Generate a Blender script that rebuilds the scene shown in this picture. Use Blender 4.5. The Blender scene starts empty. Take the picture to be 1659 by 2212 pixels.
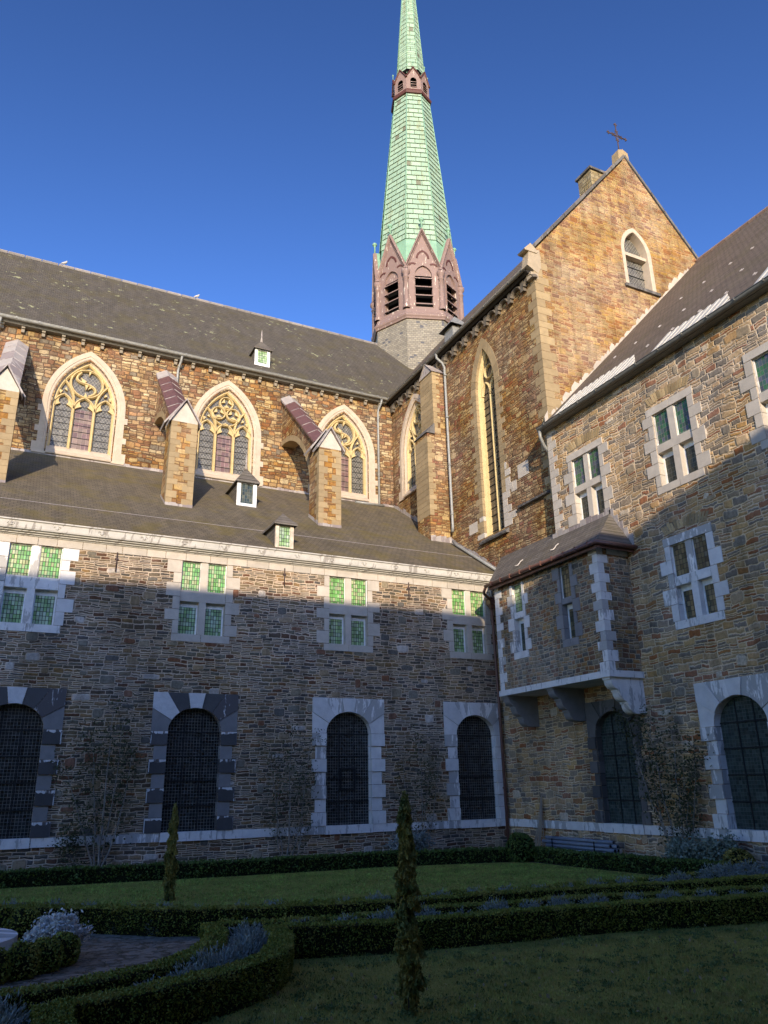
import bpy, math, random
import numpy as np
from mathutils import Vector, Matrix
random.seed(7); rng = np.random.default_rng(7)
R = math.radians
scene = bpy.context.scene

# ------------------------------------------------------------------ camera
H = 2.4
yaw, pit, rol = R(26.537), R(19.55), R(-1.046)
fw = Vector((math.sin(yaw)*math.cos(pit), math.cos(yaw)*math.cos(pit), math.sin(pit)))
r0 = Vector((math.cos(yaw), -math.sin(yaw), 0)); u0 = r0.cross(fw)
rt = math.cos(rol)*r0 + math.sin(rol)*u0
up = -math.sin(rol)*r0 + math.cos(rol)*u0
cam = bpy.data.cameras.new('camera'); camo = bpy.data.objects.new('camera', cam)
scene.collection.objects.link(camo)
m = Matrix(((rt.x, up.x, -fw.x, 0), (rt.y, up.y, -fw.y, 0), (rt.z, up.z, -fw.z, H), (0, 0, 0, 1)))
camo.matrix_world = m
cam.sensor_fit = 'VERTICAL'; cam.sensor_height = 24; cam.lens = 24*1662/2212
cam.clip_end = 2000
scene.camera = camo

# ------------------------------------------------------------------ light
SX, SY, SZ = 0.41, 1.0, -0.27            # direction the sunlight travels
sd = Vector((SX, SY, SZ)).normalized()
elev = math.asin(-sd.z); azim = math.atan2(-sd.x, -sd.y)
W = bpy.data.worlds.new("World"); scene.world = W; W.use_nodes = True
wn = W.node_tree.nodes; wl = W.node_tree.links
sky = wn.new('ShaderNodeTexSky'); sky.sky_type = 'NISHITA'; sky.sun_disc = False
sky.sun_elevation = elev; sky.sun_rotation = azim
sky.altitude = 300; sky.air_density = 1.0; sky.dust_density = 0.35; sky.ozone_density = 3.0
EXPO = 0.6; WSTR = 0.15
def wnode(op, a, b):                      # deepen the blue the way the phone camera rendered it
    n = wn.new('ShaderNodeVectorMath'); n.operation = op; wl.new(a, n.inputs[0]); n.inputs[1].default_value = b; return n.outputs[0]
sA = wnode('MULTIPLY', sky.outputs[0], (.148, .148, .148))
gm = wn.new('ShaderNodeGamma'); wl.new(sA, gm.inputs[0]); gm.inputs[1].default_value = 1.7
k_ = 1/(WSTR*2**EXPO)
sB = wnode('MINIMUM', gm.outputs[0], (1.8, 1.8, 1.8))
sC = wnode('MULTIPLY', sB, (4.2*k_, 3.55*k_, 3.55*k_))
wl.new(sC, wn['Background'].inputs[0]); wn['Background'].inputs[1].default_value = WSTR
sun = bpy.data.lights.new('sun', 'SUN'); sun.energy = 3.9; sun.angle = R(0.5); sun.color = (1.0, .84, .63)
suno = bpy.data.objects.new('sun', sun); scene.collection.objects.link(suno)
suno.rotation_euler = sd.to_track_quat('-Z', 'Y').to_euler(); suno.location = (-20, -40, 40)
scene.view_settings.view_transform = 'Standard'; scene.view_settings.look = 'None'
scene.view_settings.exposure = EXPO; scene.view_settings.gamma = 1
scene.render.resolution_x = 768; scene.render.resolution_y = 1024

# ------------------------------------------------------------------ node helper
class G:
    def __init__(s, name, rough=.85, spec=.3):
        s.m = bpy.data.materials.new(name); s.m.use_nodes = True
        s.t = s.m.node_tree; s.n = s.t.nodes; s.l = s.t.links
        s.b = s.n['Principled BSDF']; s.b.inputs['Roughness'].default_value = rough
        s.b.inputs['Specular IOR Level'].default_value = spec
    def new(s, t, **k):
        n = s.n.new(t)
        for a, b in k.items(): setattr(n, a, b)
        return n
    def put(s, sock, v):
        if v is None: return
        if hasattr(v, 'links') or isinstance(v, bpy.types.NodeSocket): s.l.new(v, sock)
        else:
            if isinstance(v, (tuple, list)) and len(v) == 3 and sock.type == 'RGBA': v = (*v, 1)
            sock.default_value = v
    def M(s, op, a, b=None, c=None):
        n = s.new('ShaderNodeMath', operation=op)
        s.put(n.inputs[0], a); s.put(n.inputs[1], b); s.put(n.inputs[2], c); return n.outputs[0]
    def V(s, op, a, b=None, sc=None):
        n = s.new('ShaderNodeVectorMath', operation=op)
        s.put(n.inputs[0], a); s.put(n.inputs[1], b)
        if sc is not None: s.put(n.inputs['Scale'], sc)
        return n.outputs['Value'] if op in ('LENGTH', 'DISTANCE', 'DOT_PRODUCT') else n.outputs[0]
    def pos(s): return s.new('ShaderNodeNewGeometry').outputs['Position']
    def sep(s, v):
        n = s.new('ShaderNodeSeparateXYZ'); s.put(n.inputs[0], v); return n.outputs
    def comb(s, x=0., y=0., z=0.):
        n = s.new('ShaderNodeCombineXYZ'); s.put(n.inputs[0], x); s.put(n.inputs[1], y); s.put(n.inputs[2], z); return n.outputs[0]
    def noise(s, v, sc, det=3, rough=.55, dim='3D'):
        n = s.new('ShaderNodeTexNoise', noise_dimensions=dim)
        if dim == '1D': s.put(n.inputs['W'], v)
        else: s.put(n.inputs['Vector'], v)
        n.inputs['Scale'].default_value = sc; n.inputs['Detail'].default_value = det; n.inputs['Roughness'].default_value = rough
        return n.outputs[0]
    def white(s, v, dim='1D'):
        n = s.new('ShaderNodeTexWhiteNoise', noise_dimensions=dim)
        if dim == '1D': s.put(n.inputs['W'], v)
        else: s.put(n.inputs['Vector'], v)
        return n.outputs['Value']
    def ramp(s, f, stops, interp='LINEAR'):
        n = s.new('ShaderNodeValToRGB'); n.color_ramp.interpolation = interp
        e = n.color_ramp.elements
        while len(e) < len(stops): e.new(.5)
        for i, (p, c) in enumerate(stops):
            e[i].position = p; e[i].color = (*c, 1) if isinstance(c, tuple) else (c, c, c, 1)
        s.put(n.inputs[0], f); return n.outputs[0]
    def mix(s, f, a, b, bt='MIX'):
        n = s.new('ShaderNodeMix', data_type='RGBA', blend_type=bt)
        s.put(n.inputs[0], f); s.put(n.inputs[6], a); s.put(n.inputs[7], b); return n.outputs[2]
    def mixf(s, f, a, b):
        n = s.new('ShaderNodeMix', data_type='FLOAT')
        s.put(n.inputs[0], f); s.put(n.inputs[2], a); s.put(n.inputs[3], b); return n.outputs[0]
    def step(s, v, lo, hi):
        n = s.new('ShaderNodeMapRange', interpolation_type='SMOOTHSTEP'); s.put(n.inputs[0], v)
        n.inputs[1].default_value = lo; n.inputs[2].default_value = hi; return n.outputs[0]
    def bump(s, h, dist=.02, st=1.):
        n = s.new('ShaderNodeBump'); s.put(n.inputs['Height'], h); n.inputs['Distance'].default_value = dist
        n.inputs['Strength'].default_value = st; s.l.new(n.outputs[0], s.b.inputs['Normal'])
    def col(s, c): s.put(s.b.inputs['Base Color'], c); return s.m
    def island(s): return s.new('ShaderNodeNewGeometry').outputs['Random Per Island']
    def objrand(s): return s.new('ShaderNodeObjectInfo').outputs['Random']

def tn(c, t): return tuple(a*b for a, b in zip(c, t))
def palette(cols):
    n = len(cols); return [(i/n, c) for i, c in enumerate(cols)]

def coursed(name, cols, mortar, h=.12, w=.34, wob=.05, big=True, mort=.011, val=1., bumpd=.022, split=.5, bigcols=None, stain=True, tint=(.98, .90, .66)):
    cols = [tn(c, tint) for c in cols]; bigcols = [tn(c, tint) for c in bigcols] if bigcols else None; mortar = tn(mortar, tint)
    g = G(name, .9, .2)
    P = g.pos(); sx = g.sep(P)
    n1 = g.noise(P, 1.1, 2); n2 = g.noise(P, 7., 2)
    u = g.M('ADD', sx[0], sx[1])
    u = g.M('ADD', u, g.M('MULTIPLY', g.M('SUBTRACT', n2, .5), .05))
    z = g.M('ADD', sx[2], g.M('ADD', g.M('MULTIPLY', g.M('SUBTRACT', n1, .5), wob*3), g.M('MULTIPLY', g.M('SUBTRACT', n2, .5), wob)))
    zz = g.M('ADD', g.M('DIVIDE', z, h), g.M('MULTIPLY', g.noise(sx[2], .9/h*.25, 1, dim='1D'), 1.3))
    row = g.M('FLOOR', zz); fr = g.M('FRACT', zz)
    off = g.M('MULTIPLY', g.white(row), 613.)
    W_ = g.M('ADD', g.M('DIVIDE', u, w), off)
    v1 = g.new('ShaderNodeTexVoronoi', voronoi_dimensions='1D', feature='F1'); g.put(v1.inputs['W'], W_); v1.inputs['Scale'].default_value = 1; v1.inputs['Randomness'].default_value = .85
    v2 = g.new('ShaderNodeTexVoronoi', voronoi_dimensions='1D', feature='DISTANCE_TO_EDGE'); g.put(v2.inputs['W'], W_); v2.inputs['Scale'].default_value = 1; v2.inputs['Randomness'].default_value = .85
    cs = g.sep(v1.outputs['Color'])
    eu = g.M('MULTIPLY', v2.outputs['Distance'], w)
    ez = g.M('MULTIPLY', g.M('MINIMUM', fr, g.M('SUBTRACT', 1., fr)), h)
    sp = g.M('LESS_THAN', cs[0], split)                      # some stones are split into two thin ones
    mid = g.M('MULTIPLY', g.M('ABSOLUTE', g.M('SUBTRACT', fr, g.mixf(cs[2], .35, .65))), h)
    ez = g.mixf(sp, ez, g.M('MINIMUM', ez, mid))
    half = g.M('MULTIPLY', sp, g.M('GREATER_THAN', fr, .5))
    rnd = g.white(g.M('ADD', g.M('MULTIPLY', cs[1], 91.7), g.M('MULTIPLY', half, 37.1)))
    e = g.M('MINIMUM', eu, ez)
    c = g.ramp(rnd, palette(cols), 'CONSTANT')
    if big:
        vb = g.new('ShaderNodeTexVoronoi', voronoi_dimensions='2D', feature='F1'); g.put(vb.inputs['Vector'], g.comb(u, z, 0.)); vb.inputs['Scale'].default_value = 1.35; vb.inputs['Randomness'].default_value = 1.
        ps = g.sep(vb.outputs['Position']); cb = g.sep(vb.outputs['Color'])
        a = g.mixf(cb[1], .11, .29); b = g.mixf(cb[2], .06, .17)
        # position output is in texture space scaled back
        dx = g.M('DIVIDE', g.M('ABSOLUTE', g.M('SUBTRACT', u, ps[0])), a)
        dz = g.M('DIVIDE', g.M('ABSOLUTE', g.M('SUBTRACT', z, ps[1])), b)
        q = g.M('SUBTRACT', 1.0, g.M('POWER', g.M('ADD', g.M('POWER', dx, 5.), g.M('POWER', dz, 5.)), .2))
        on = g.M('MULTIPLY', g.M('GREATER_THAN', q, 0.), g.M('GREATER_THAN', cb[0], .3))
        e = g.mixf(on, e, g.M('MULTIPLY', q, .13))
        cbig = g.ramp(g.white(g.M('MULTIPLY', cb[0], 77.)), palette(bigcols or cols), 'CONSTANT')
        c = g.mix(on, c, cbig)
    n3 = g.noise(P, 14., 4, .65)
    c = g.mix(1., c, g.ramp(n3, [(.3, .72*val), (.7, 1.22*val)]), 'MULTIPLY')
    ms = g.step(e, mort*.5, mort*1.35)
    c = g.mix(ms, mortar, c)
    if stain:
        st = g.ramp(g.noise(P, .55, 4, .6), [(.35, .74), (.62, 1.10)])
        c = g.mix(1., c, st, 'MULTIPLY')
        run = g.noise(g.V('MULTIPLY', P, (2.2, 2.2, .22)), 1., 5, .7)       # rain streaks
        c = g.mix(1., c, g.ramp(run, [(.36, .74), (.52, 1.04)]), 'MULTIPLY')
        hs = g.new('ShaderNodeHueSaturation'); g.put(hs.inputs['Color'], c); g.put(hs.inputs['Saturation'], g.ramp(g.noise(P, .38, 3, .6), [(.38, .80), (.62, 1.05)])); c = hs.outputs[0]
    hgt = g.M('ADD', g.step(e, 0., mort*2.6), g.M('ADD', g.M('MULTIPLY', n3, .45), g.M('MULTIPLY', rnd, .35)))
    g.bump(hgt, bumpd)
    return g.col(c)

def rubble(name, cols, mortar, sx_=.33, sz_=.2, mort=.045, bumpd=.025):
    g = G(name, .9, .2)
    P = g.pos(); s3 = g.sep(P)
    n2 = g.noise(P, 5., 2)
    u = g.M('ADD', g.M('ADD', s3[0], s3[1]), g.M('MULTIPLY', g.M('SUBTRACT', n2, .5), .12))
    z = g.M('ADD', s3[2], g.M('MULTIPLY', g.M('SUBTRACT', g.noise(P, 3.7, 2), .5), .10))
    v = g.comb(g.M('DIVIDE', u, sx_), g.M('DIVIDE', z, sz_), 0.)
    o = []
    for f in ('F1', 'DISTANCE_TO_EDGE'):
        t = g.new('ShaderNodeTexVoronoi', voronoi_dimensions='2D', feature=f); g.put(t.inputs['Vector'], v)
        t.inputs['Scale'].default_value = 1; t.inputs['Randomness'].default_value = .82; o.append(t)
    cs = g.sep(o[0].outputs['Color']); e = o[1].outputs['Distance']
    c = g.ramp(cs[0], palette(cols), 'CONSTANT')
    n3 = g.noise(P, 13., 4, .65)
    c = g.mix(1., c, g.ramp(n3, [(.3, .75), (.7, 1.2)]), 'MULTIPLY')
    ms = g.step(e, mort*.6, mort*1.5)
    c = g.mix(ms, mortar, c)
    c = g.mix(1., c, g.ramp(g.noise(P, .5, 4, .6), [(.35, .82), (.62, 1.06)]), 'MULTIPLY')
    g.bump(g.M('ADD', g.step(e, 0., mort*3), g.M('ADD', g.M('MULTIPLY', n3, .4), g.M('MULTIPLY', cs[1], .3))), bumpd)
    return g.col(c)

def block(name, base, var=.16, dirt=None, dirtamt=.5, rough=.85, sc=3., streak=True):
    g = G(name, rough, .25); P = g.pos()
    r = g.island()
    c = g.mix(1., base, g.ramp(r, [(0., 1-var), (1., 1+var)]), 'MULTIPLY')
    n = g.noise(P, sc, 5, .65)
    c = g.mix(1., c, g.ramp(n, [(.3, .86), (.72, 1.1)]), 'MULTIPLY')
    if dirt:
        s3 = g.sep(P)
        nn = g.noise(g.comb(g.M('MULTIPLY', g.M('ADD', s3[0], s3[1]), 4.), g.M('MULTIPLY', s3[2], .9), g.M('MULTIPLY', r, 9.)), 1.3, 4, .7)
        k = g.step(g.M('ADD', nn, g.M('MULTIPLY', g.M('SUBTRACT', r, .5), .38)), .5-dirtamt*.28+.1, .5-dirtamt*.28+.16)
        c = g.mix(k, c, dirt)
    g.bump(g.noise(P, 22., 4, .6), .006)
    return g.col(c)

def flat(name, c, rough=.7, spec=.3, metal=0., nsc=6., namt=.15, bump=0.):
    g = G(name, rough, spec); g.b.inputs['Metallic'].default_value = metal
    P = g.pos(); n = g.noise(P, nsc, 4, .6)
    cc = g.mix(1., c, g.ramp(n, [(.3, 1-namt), (.7, 1+namt)]), 'MULTIPLY')
    if bump: g.bump(g.noise(P, nsc*5, 3), bump)
    return g.col(cc)

def slate(name, axis, base1, base2, rowh=.16, bw=.22, moss=(.11, .095, .035), mossamt=.5, lichen=0.):
    """axis 'x': slope runs up in y, courses along x;  'y': the other way"""
    g = G(name, .85, .15); P = g.pos(); s3 = g.sep(P)
    a = s3[0] if axis == 'x' else s3[1]
    rows = s3[2]
    br = g.new('ShaderNodeTexBrick'); br.offset = .5
    g.put(br.inputs['Vector'], g.comb(a, rows, 0.)); g.put(br.inputs['Color1'], base1); g.put(br.inputs['Color2'], base2)
    g.put(br.inputs['Mortar'], tuple(x*.45 for x in base1)); br.inputs['Scale'].default_value = 1.
    br.inputs['Mortar Size'].default_value = .008; br.inputs['Mortar Smooth'].default_value = .4
    br.inputs['Brick Width'].default_value = bw; br.inputs['Row Height'].default_value = rowh
    n = g.noise(P, .8, 5, .65); n2 = g.noise(g.comb(g.M('MULTIPLY', s3[0], 3), g.M('MULTIPLY', s3[1], .7), s3[2]), .8, 4, .6)
    c = g.mix(g.M('MULTIPLY', g.step(n, .45, .68), mossamt), br.outputs['Color'], moss)
    c = g.mix(1., c, g.ramp(n2, [(.3, .86), (.7, 1.14)]), 'MULTIPLY')
    if lichen:
        nl = g.noise(P, 2.3, 5, .7); k = g.step(g.M('ADD', nl, g.M('MULTIPLY', g.noise(P, .45, 2), .25)), .80-lichen, .84-lichen)
        c = g.mix(k, c, (.30, .30, .17))
    saw = g.M('FRACT', g.M('DIVIDE', rows, rowh))
    g.bump(g.M('ADD', g.M('MULTIPLY', saw, -1.), g.M('ADD', br.outputs['Fac'], g.M('MULTIPLY', n, .4))), .012)
    return g.col(c)

def glassgrid(name, c1, c2, lead, cw=.1, chh=.12, diamond=False, lw=.007, rough=.18, spec=.5, pale=None, noffs=0.):
    g = G(name, rough, spec); P = g.pos(); s3 = g.sep(P)
    u = g.M('ADD', s3[0], s3[1]); z = s3[2]
    if diamond:
        u, z = g.M('ADD', u, g.M('MULTIPLY', z, .75)), g.M('SUBTRACT', u, g.M('MULTIPLY', z, .75))
    br = g.new('ShaderNodeTexBrick'); br.offset = 0.
    g.put(br.inputs['Vector'], g.comb(u, z, 0.)); g.put(br.inputs['Color1'], c1); g.put(br.inputs['Color2'], c2); g.put(br.inputs['Mortar'], lead)
    br.inputs['Scale'].default_value = 1.; br.inputs['Mortar Size'].default_value = lw; br.inputs['Mortar Smooth'].default_value = .1
    br.inputs['Brick Width'].default_value = cw; br.inputs['Row Height'].default_value = chh
    c = br.outputs['Color']
    if pale:
        k = g.white(g.V('FLOOR', g.comb(g.M('DIVIDE', u, cw), g.M('DIVIDE', z, chh), 0.)), '3D')
        kk = g.M('MULTIPLY', g.M('GREATER_THAN', k, .6), g.M('SUBTRACT', 1., br.outputs['Fac']))
        c = g.mix(kk, c, pale)
    cell = g.V('FLOOR', g.comb(g.M('DIVIDE', u, cw), g.M('DIVIDE', z, chh), 0.))
    wn3 = g.new('ShaderNodeTexWhiteNoise', noise_dimensions='3D'); g.put(wn3.inputs['Vector'], cell); cc = g.sep(wn3.outputs['Color'])
    tl = g.M('ADD', g.M('MULTIPLY', g.M('SUBTRACT', cc[0], .5), g.M('FRACT', g.M('DIVIDE', u, cw))), g.M('MULTIPLY', g.M('SUBTRACT', cc[1], .5), g.M('FRACT', g.M('DIVIDE', z, chh))))
    c = g.mix(1., c, g.ramp(cc[2], [(0., .72), (1., 1.25)]), 'MULTIPLY')
    g.bump(g.M('ADD', g.M('MULTIPLY', tl, 2.2), g.M('ADD', br.outputs['Fac'], g.M('MULTIPLY', g.noise(P, 9., 2), .5))), .006)
    return g.col(c)

MT = {}
SHC = [tuple(v*.70 for v in c_) for c_ in [(.19, .19, .165), (.30, .18, .10), (.28, .23, .15), (.13, .13, .12), (.36, .28, .17), (.25, .25, .21), (.20, .11, .07), (.31, .26, .17), (.16, .16, .165), (.38, .27, .14), (.22, .19, .14), (.17, .14, .11)]]
MT['stone_wing'] = coursed('coursed_rubble_grey', SHC, (.56, .49, .40), .122, .34, mort=.015, tint=(1.04, .90, .75), bigcols=[(.29, .27, .21), (.22, .22, .19), (.14, .145, .145), (.33, .27, .18), (.25, .13, .08), (.50, .50, .50)])
RWC = [tuple(v*.92 for v in c_) for c_ in [(.48, .33, .16), (.36, .20, .09), (.45, .34, .20), (.24, .22, .19), (.54, .39, .21), (.34, .29, .22), (.36, .17, .085), (.47, .36, .21), (.27, .25, .22), (.56, .42, .23)]]
MT['stone_right'] = coursed('coursed_rubble_ochre', RWC, (.66, .57, .42), .18, .42, wob=.08, mort=.016, tint=(1.05, .91, .76), bigcols=[(.36, .31, .22), (.50, .34, .16), (.25, .24, .21), (.42, .35, .25), (.60, .56, .47)])
MT['stone_oriel'] = coursed('small_rubble_oriel', [(.26, .25, .22), (.36, .20, .11), (.40, .30, .17), (.17, .17, .165), (.36, .30, .21), (.24, .15, .11), (.30, .27, .22), (.43, .28, .14)], (.50, .45, .36), .15, .24, wob=.05, big=False, split=.25, mort=.015, tint=(.9, .80, .66))
NVC = [(.48, .28, .115), (.36, .18, .075), (.54, .38, .19), (.28, .17, .10), (.50, .32, .15), (.64, .50, .30), (.32, .15, .07), (.43, .29, .155), (.50, .26, .10), (.27, .22, .17), (.58, .43, .24)]
MT['stone_nave'] = coursed('rounded_rubble_nave', NVC, (.17, .10, .065), .20, .36, wob=.085, split=.35, mort=.017, bumpd=.03, bigcols=NVC, tint=(.73, .70, .59))
TRC = [(.40, .22, .08), (.33, .16, .06), (.46, .31, .15), (.24, .13, .06), (.50, .35, .17), (.36, .21, .09), (.28, .10, .045), (.42, .28, .13)]
MT['stone_transept'] = coursed('coursed_rubble_transept', TRC, (.22, .12, .06), .15, .30, wob=.05, big=True, mort=.014, bumpd=.028, tint=(.90, .88, .76))
MT['stone_gable'] = coursed('coursed_rubble_gable', [(.50, .34, .15), (.42, .24, .10), (.56, .42, .22), (.36, .18, .09), (.52, .38, .20), (.45, .33, .18), (.30, .17, .11), (.55, .36, .14)], (.56, .36, .22), .17, .38, wob=.06, mort=.016, bumpd=.024, tint=(.72, .665, .545))
MT['stone_pier'] = coursed('coursed_ashlar_pier', [(.48, .31, .12), (.40, .22, .08), (.55, .40, .20), (.46, .28, .10), (.34, .20, .10), (.52, .35, .14)], (.24, .13, .07), .23, .46, wob=.02, big=False, split=.25, mort=.013, tint=(.82, .75, .62))
MT['ridge'] = block('ridge_tile', (.26, .235, .22), .2)
MT['ridge_red'] = block('clay_ridge_tile', (.24, .17, .14), .2)
MT['stone_soot'] = block('soot_blackened_stone', (.085, .082, .082), .2)
MT['stone_mid'] = block('grey_limestone_block', (.25, .24, .235), .15)
MT['stone_white'] = block('pale_limestone_stained', (.66, .65, .64), .06, dirt=(.11, .10, .10), dirtamt=.22, sc=6.)
MT['bracket'] = block('bracket_stone', (.25, .215, .165), .15)
MT['kneeler'] = block('kneeler_stone', (.36, .29, .20), .1)
MT['chimney_stone'] = coursed('chimney_rubble', [(.34, .28, .18), (.42, .35, .23), (.28, .22, .14), (.38, .30, .17)], (.20, .16, .11), .24, .42, big=False, split=.2, tint=(.85, .82, .72))
MT['flash_mortar'] = block('pale_mortar_fillet', (.46, .40, .33), .1)
MT['soffit_dark'] = flat('eave_shade_wood', (.03, .026, .022), .9, .1)  # near-black wood; shadow under the transept eave is put into the colour
MT['corbel_dark'] = block('eave_shade_corbel', (.13, .11, .085), .25)  # corbel stone darkened; eave shadow is put into the colour
MT['voussoir'] = block('rubble_voussoir', (.40, .29, .15), .4)
MT['ashlar'] = block('ochre_quoin_stone', (.33, .245, .135), .14)
MT['bluestone'] = block('pale_bluestone', (.76, .73, .69), .14, dirt=(.45, .43, .40), dirtamt=.06)
MT['bluestone_sun'] = block('pale_bluestone_sunlit_copy', (.52, .46, .38), .08)  # sunlit copy of the pale bluestone; the shaded copy keeps the lighter colour
MT['bluestone_dirty'] = block('weathered_bluestone', (.50, .50, .50), .12, dirt=(.075, .07, .07), dirtamt=.62)
MT['bluestone_grey'] = block('grey_weathered_stone', (.16, .15, .14), .2, dirt=(.09, .085, .08), dirtamt=.4)
MT['tracery'] = block('yellow_tracery_stone', (.56, .43, .21), .07)
MT['frame_stone'] = block('pale_pinkish_limestone', (.50, .41, .31), .06)
MT['slate_nave'] = slate('slate_nave', 'x', (.085, .075, .062), (.108, .094, .076), moss=(.10, .085, .045), mossamt=.6, lichen=.045)
MT['slate_aisle'] = slate('slate_aisle', 'x', (.125, .105, .075), (.165, .135, .095), moss=(.16, .125, .04), mossamt=.6, rowh=.11)
MT['slate_right'] = slate('slate_right', 'y', (0.139, 0.107, 0.082), (0.172, 0.135, 0.102), mossamt=.35)
MT['slate_small'] = slate('slate_small', 'y', (0.123, 0.107, 0.094), (0.172, 0.152, 0.127), mossamt=.2, rowh=.14)
def drum_mat():
    g = G('slate_hung_drum', .7, .3); P = g.new('ShaderNodeUVMap').outputs[0]
    br = g.new('ShaderNodeTexBrick'); br.offset = .5
    g.put(br.inputs['Vector'], P); g.put(br.inputs['Color1'], (.20, .18, .145)); g.put(br.inputs['Color2'], (.30, .27, .21)); g.put(br.inputs['Mortar'], (.12, .11, .09))
    br.inputs['Scale'].default_value = 1; br.inputs['Mortar Size'].default_value = .012; br.inputs['Brick Width'].default_value = .26; br.inputs['Row Height'].default_value = .15
    k = g.white(g.V('FLOOR', g.V('MULTIPLY', P, (3.85, 6.667, 1.))), '3D')
    pn = g.noise(P, .8, 3)
    kk = g.step(g.M('ADD', k, g.M('MULTIPLY', pn, 1.)), 1.48, 1.5)
    g.bump(br.outputs['Fac'], -.01)
    return g.col(g.mix(kk, br.outputs['Color'], (.10, .10, .11)))
MT['drum'] = drum_mat()
def copper_mat():
    g = G('verdigris_copper_shingle', .6, .3); P = g.new('ShaderNodeUVMap').outputs[0]; W_ = g.pos()
    br = g.new('ShaderNodeTexBrick'); br.offset = .5; br.offset_frequency = 2
    g.put(br.inputs['Vector'], P); g.put(br.inputs['Color1'], (.255, .375, .275)); g.put(br.inputs['Color2'], (.315, .44, .32)); g.put(br.inputs['Mortar'], (.10, .14, .08))
    br.inputs['Scale'].default_value = 1; br.inputs['Mortar Size'].default_value = .022; br.inputs['Brick Width'].default_value = .8; br.inputs['Row Height'].default_value = .5
    br.inputs['Mortar Smooth'].default_value = .3
    n = g.noise(g.V('MULTIPLY', W_, (1., 1., .25)), 2.4, 5, .7)
    c = g.mix(g.step(n, .50, .74), br.outputs['Color'], (.25, .29, .18))
    k = g.white(g.V('FLOOR', g.V('MULTIPLY', P, (2.67, 2., 1.))), '3D')
    c = g.mix(g.M('MULTIPLY', g.step(k, .978, .98), .8), c, (.14, .12, .08))
    g.bump(g.M('ADD', g.M('MULTIPLY', br.outputs['Fac'], -1.), g.M('MULTIPLY', g.noise(W_, 3., 3), .6)), .02)
    return g.col(c)
MT['copper'] = copper_mat()
MT['copper_plain'] = flat('verdigris_copper_sheet', (.20, .355, .25), .6, .3, nsc=2., namt=.14)
def paint_mat():
    g = G('peeling_brown_paint', .65, .3); P = g.pos()
    c = g.mix(g.noise(P, 2.5, 4), (.20, .135, .115), (.26, .18, .16))
    n = g.noise(g.V('MULTIPLY', P, (1., 1., .22)), 6., 4, .75)
    return g.col(g.mix(g.step(n, .61, .65), c, (.62, .54, .45)))
MT['paint'] = paint_mat()
MT['paint_dark'] = flat('dark_red_paint_and_shade', (.085, .030, .024), .6)  # red paint, also the dark tone standing for shade in the trefoils
MT['void'] = flat('dark_interior', (.006, .006, .006), .9, 0.)  # near-black colour stands in for unlit space behind walls and louvres
MT['zinc'] = flat('grey_zinc', (.27, .27, .25), .5, .4, .2)
MT['gutter_dark'] = flat('dark_zinc_gutter', (.17, .165, .145), .5, .4)
MT['lead'] = block('pale_lead_sheet', (.38, .34, .31), .1, dirt=(.25, .21, .20), dirtamt=.3)
MT['white_cornice'] = block('white_painted_cornice', (.55, .52, .46), .05, dirt=(.33, .30, .26), dirtamt=.10)
MT['lead_red'] = flat('purple_lead_sheet', (.125, .062, .057), .5, .4)
MT['lead_pale'] = flat('pale_lead_seam', (.55, .50, .46), .6)
MT['copper_brown'] = flat('brown_copper_pipe', (.16, .075, .055), .45, .5)
MT['iron'] = flat('rusty_iron', (.075, .05, .045), .8)
MT['bar'] = flat('black_iron_bar', (.012, .013, .014), .7)
MT['white_frame'] = flat('white_painted_frame', (.78, .78, .76), .5)
MT['cream_frame'] = flat('cream_painted_wood', (.62, .52, .40), .6, namt=.3)
MT['glass_green'] = glassgrid('green_leaded_glass', (.16, .42, .10), (.30, .48, .20), (.05, .06, .035), .085, .15, pale=(.42, .46, .24), lw=.009)
MT['glass_green_low'] = glassgrid('pale_green_leaded_glass', (.24, .40, .15), (.34, .48, .24), (.035, .035, .03), .095, .14, pale=(.40, .50, .32), lw=.009)
MT['glass_right'] = glassgrid('blue_green_leaded_glass', (.055, .12, .085), (.10, .10, .15), (.20, .20, .18), .11, .15, pale=(.05, .14, .06), lw=.006)
MT['glass_right_low'] = glassgrid('dark_leaded_glass', (.05, .07, .05), (.035, .045, .04), (.17, .17, .14), .11, .15, pale=(.09, .09, .05), lw=.006)
MT['glass_amber'] = glassgrid('amber_leaded_glass', (.13, .12, .06), (.07, .065, .045), (.03, .03, .03), .12, .16, pale=(.20, .16, .08), lw=.008)
MT['glass_dark'] = glassgrid('dark_small_pane_glass', (.010, .011, .011), (.028, .03, .03), (.21, .215, .20), .098, .098, lw=.006, rough=.12)
MT['glass_dark_green'] = glassgrid('dark_greenish_pane_glass', (.03, .045, .038), (.06, .075, .062), (.10, .12, .11), .098, .098, lw=.006, rough=.12)
MT['glass_diamond'] = glassgrid('grey_diamond_quarry_glass', (.075, .07, .06), (.11, .10, .085), (.27, .26, .22), .16, .16, True, lw=.013, rough=.35)
MT['glass_purple'] = glassgrid('purple_figured_glass', (.17, .095, .085), (.12, .075, .07), (.36, .26, .23), .2, .27, lw=.009, rough=.35, pale=(.19, .13, .10))
MT['glass_brown'] = glassgrid('brown_quarry_glass', (.09, .07, .045), (.12, .09, .06), (.03, .025, .02), .28, .28, lw=.01, rough=.25)
MT['plastic'] = flat('grey_blue_plastic_pipe', (.20, .22, .25), .45, .4)
MT['cane'] = flat('dry_bamboo', (.32, .26, .19), .7)
MT['panel'] = flat('pale_ribbed_sheet', (.52, .50, .44), .5, .4)
MT['pigeon'] = flat('pale_plumage', (.45, .43, .40), .8)

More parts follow.
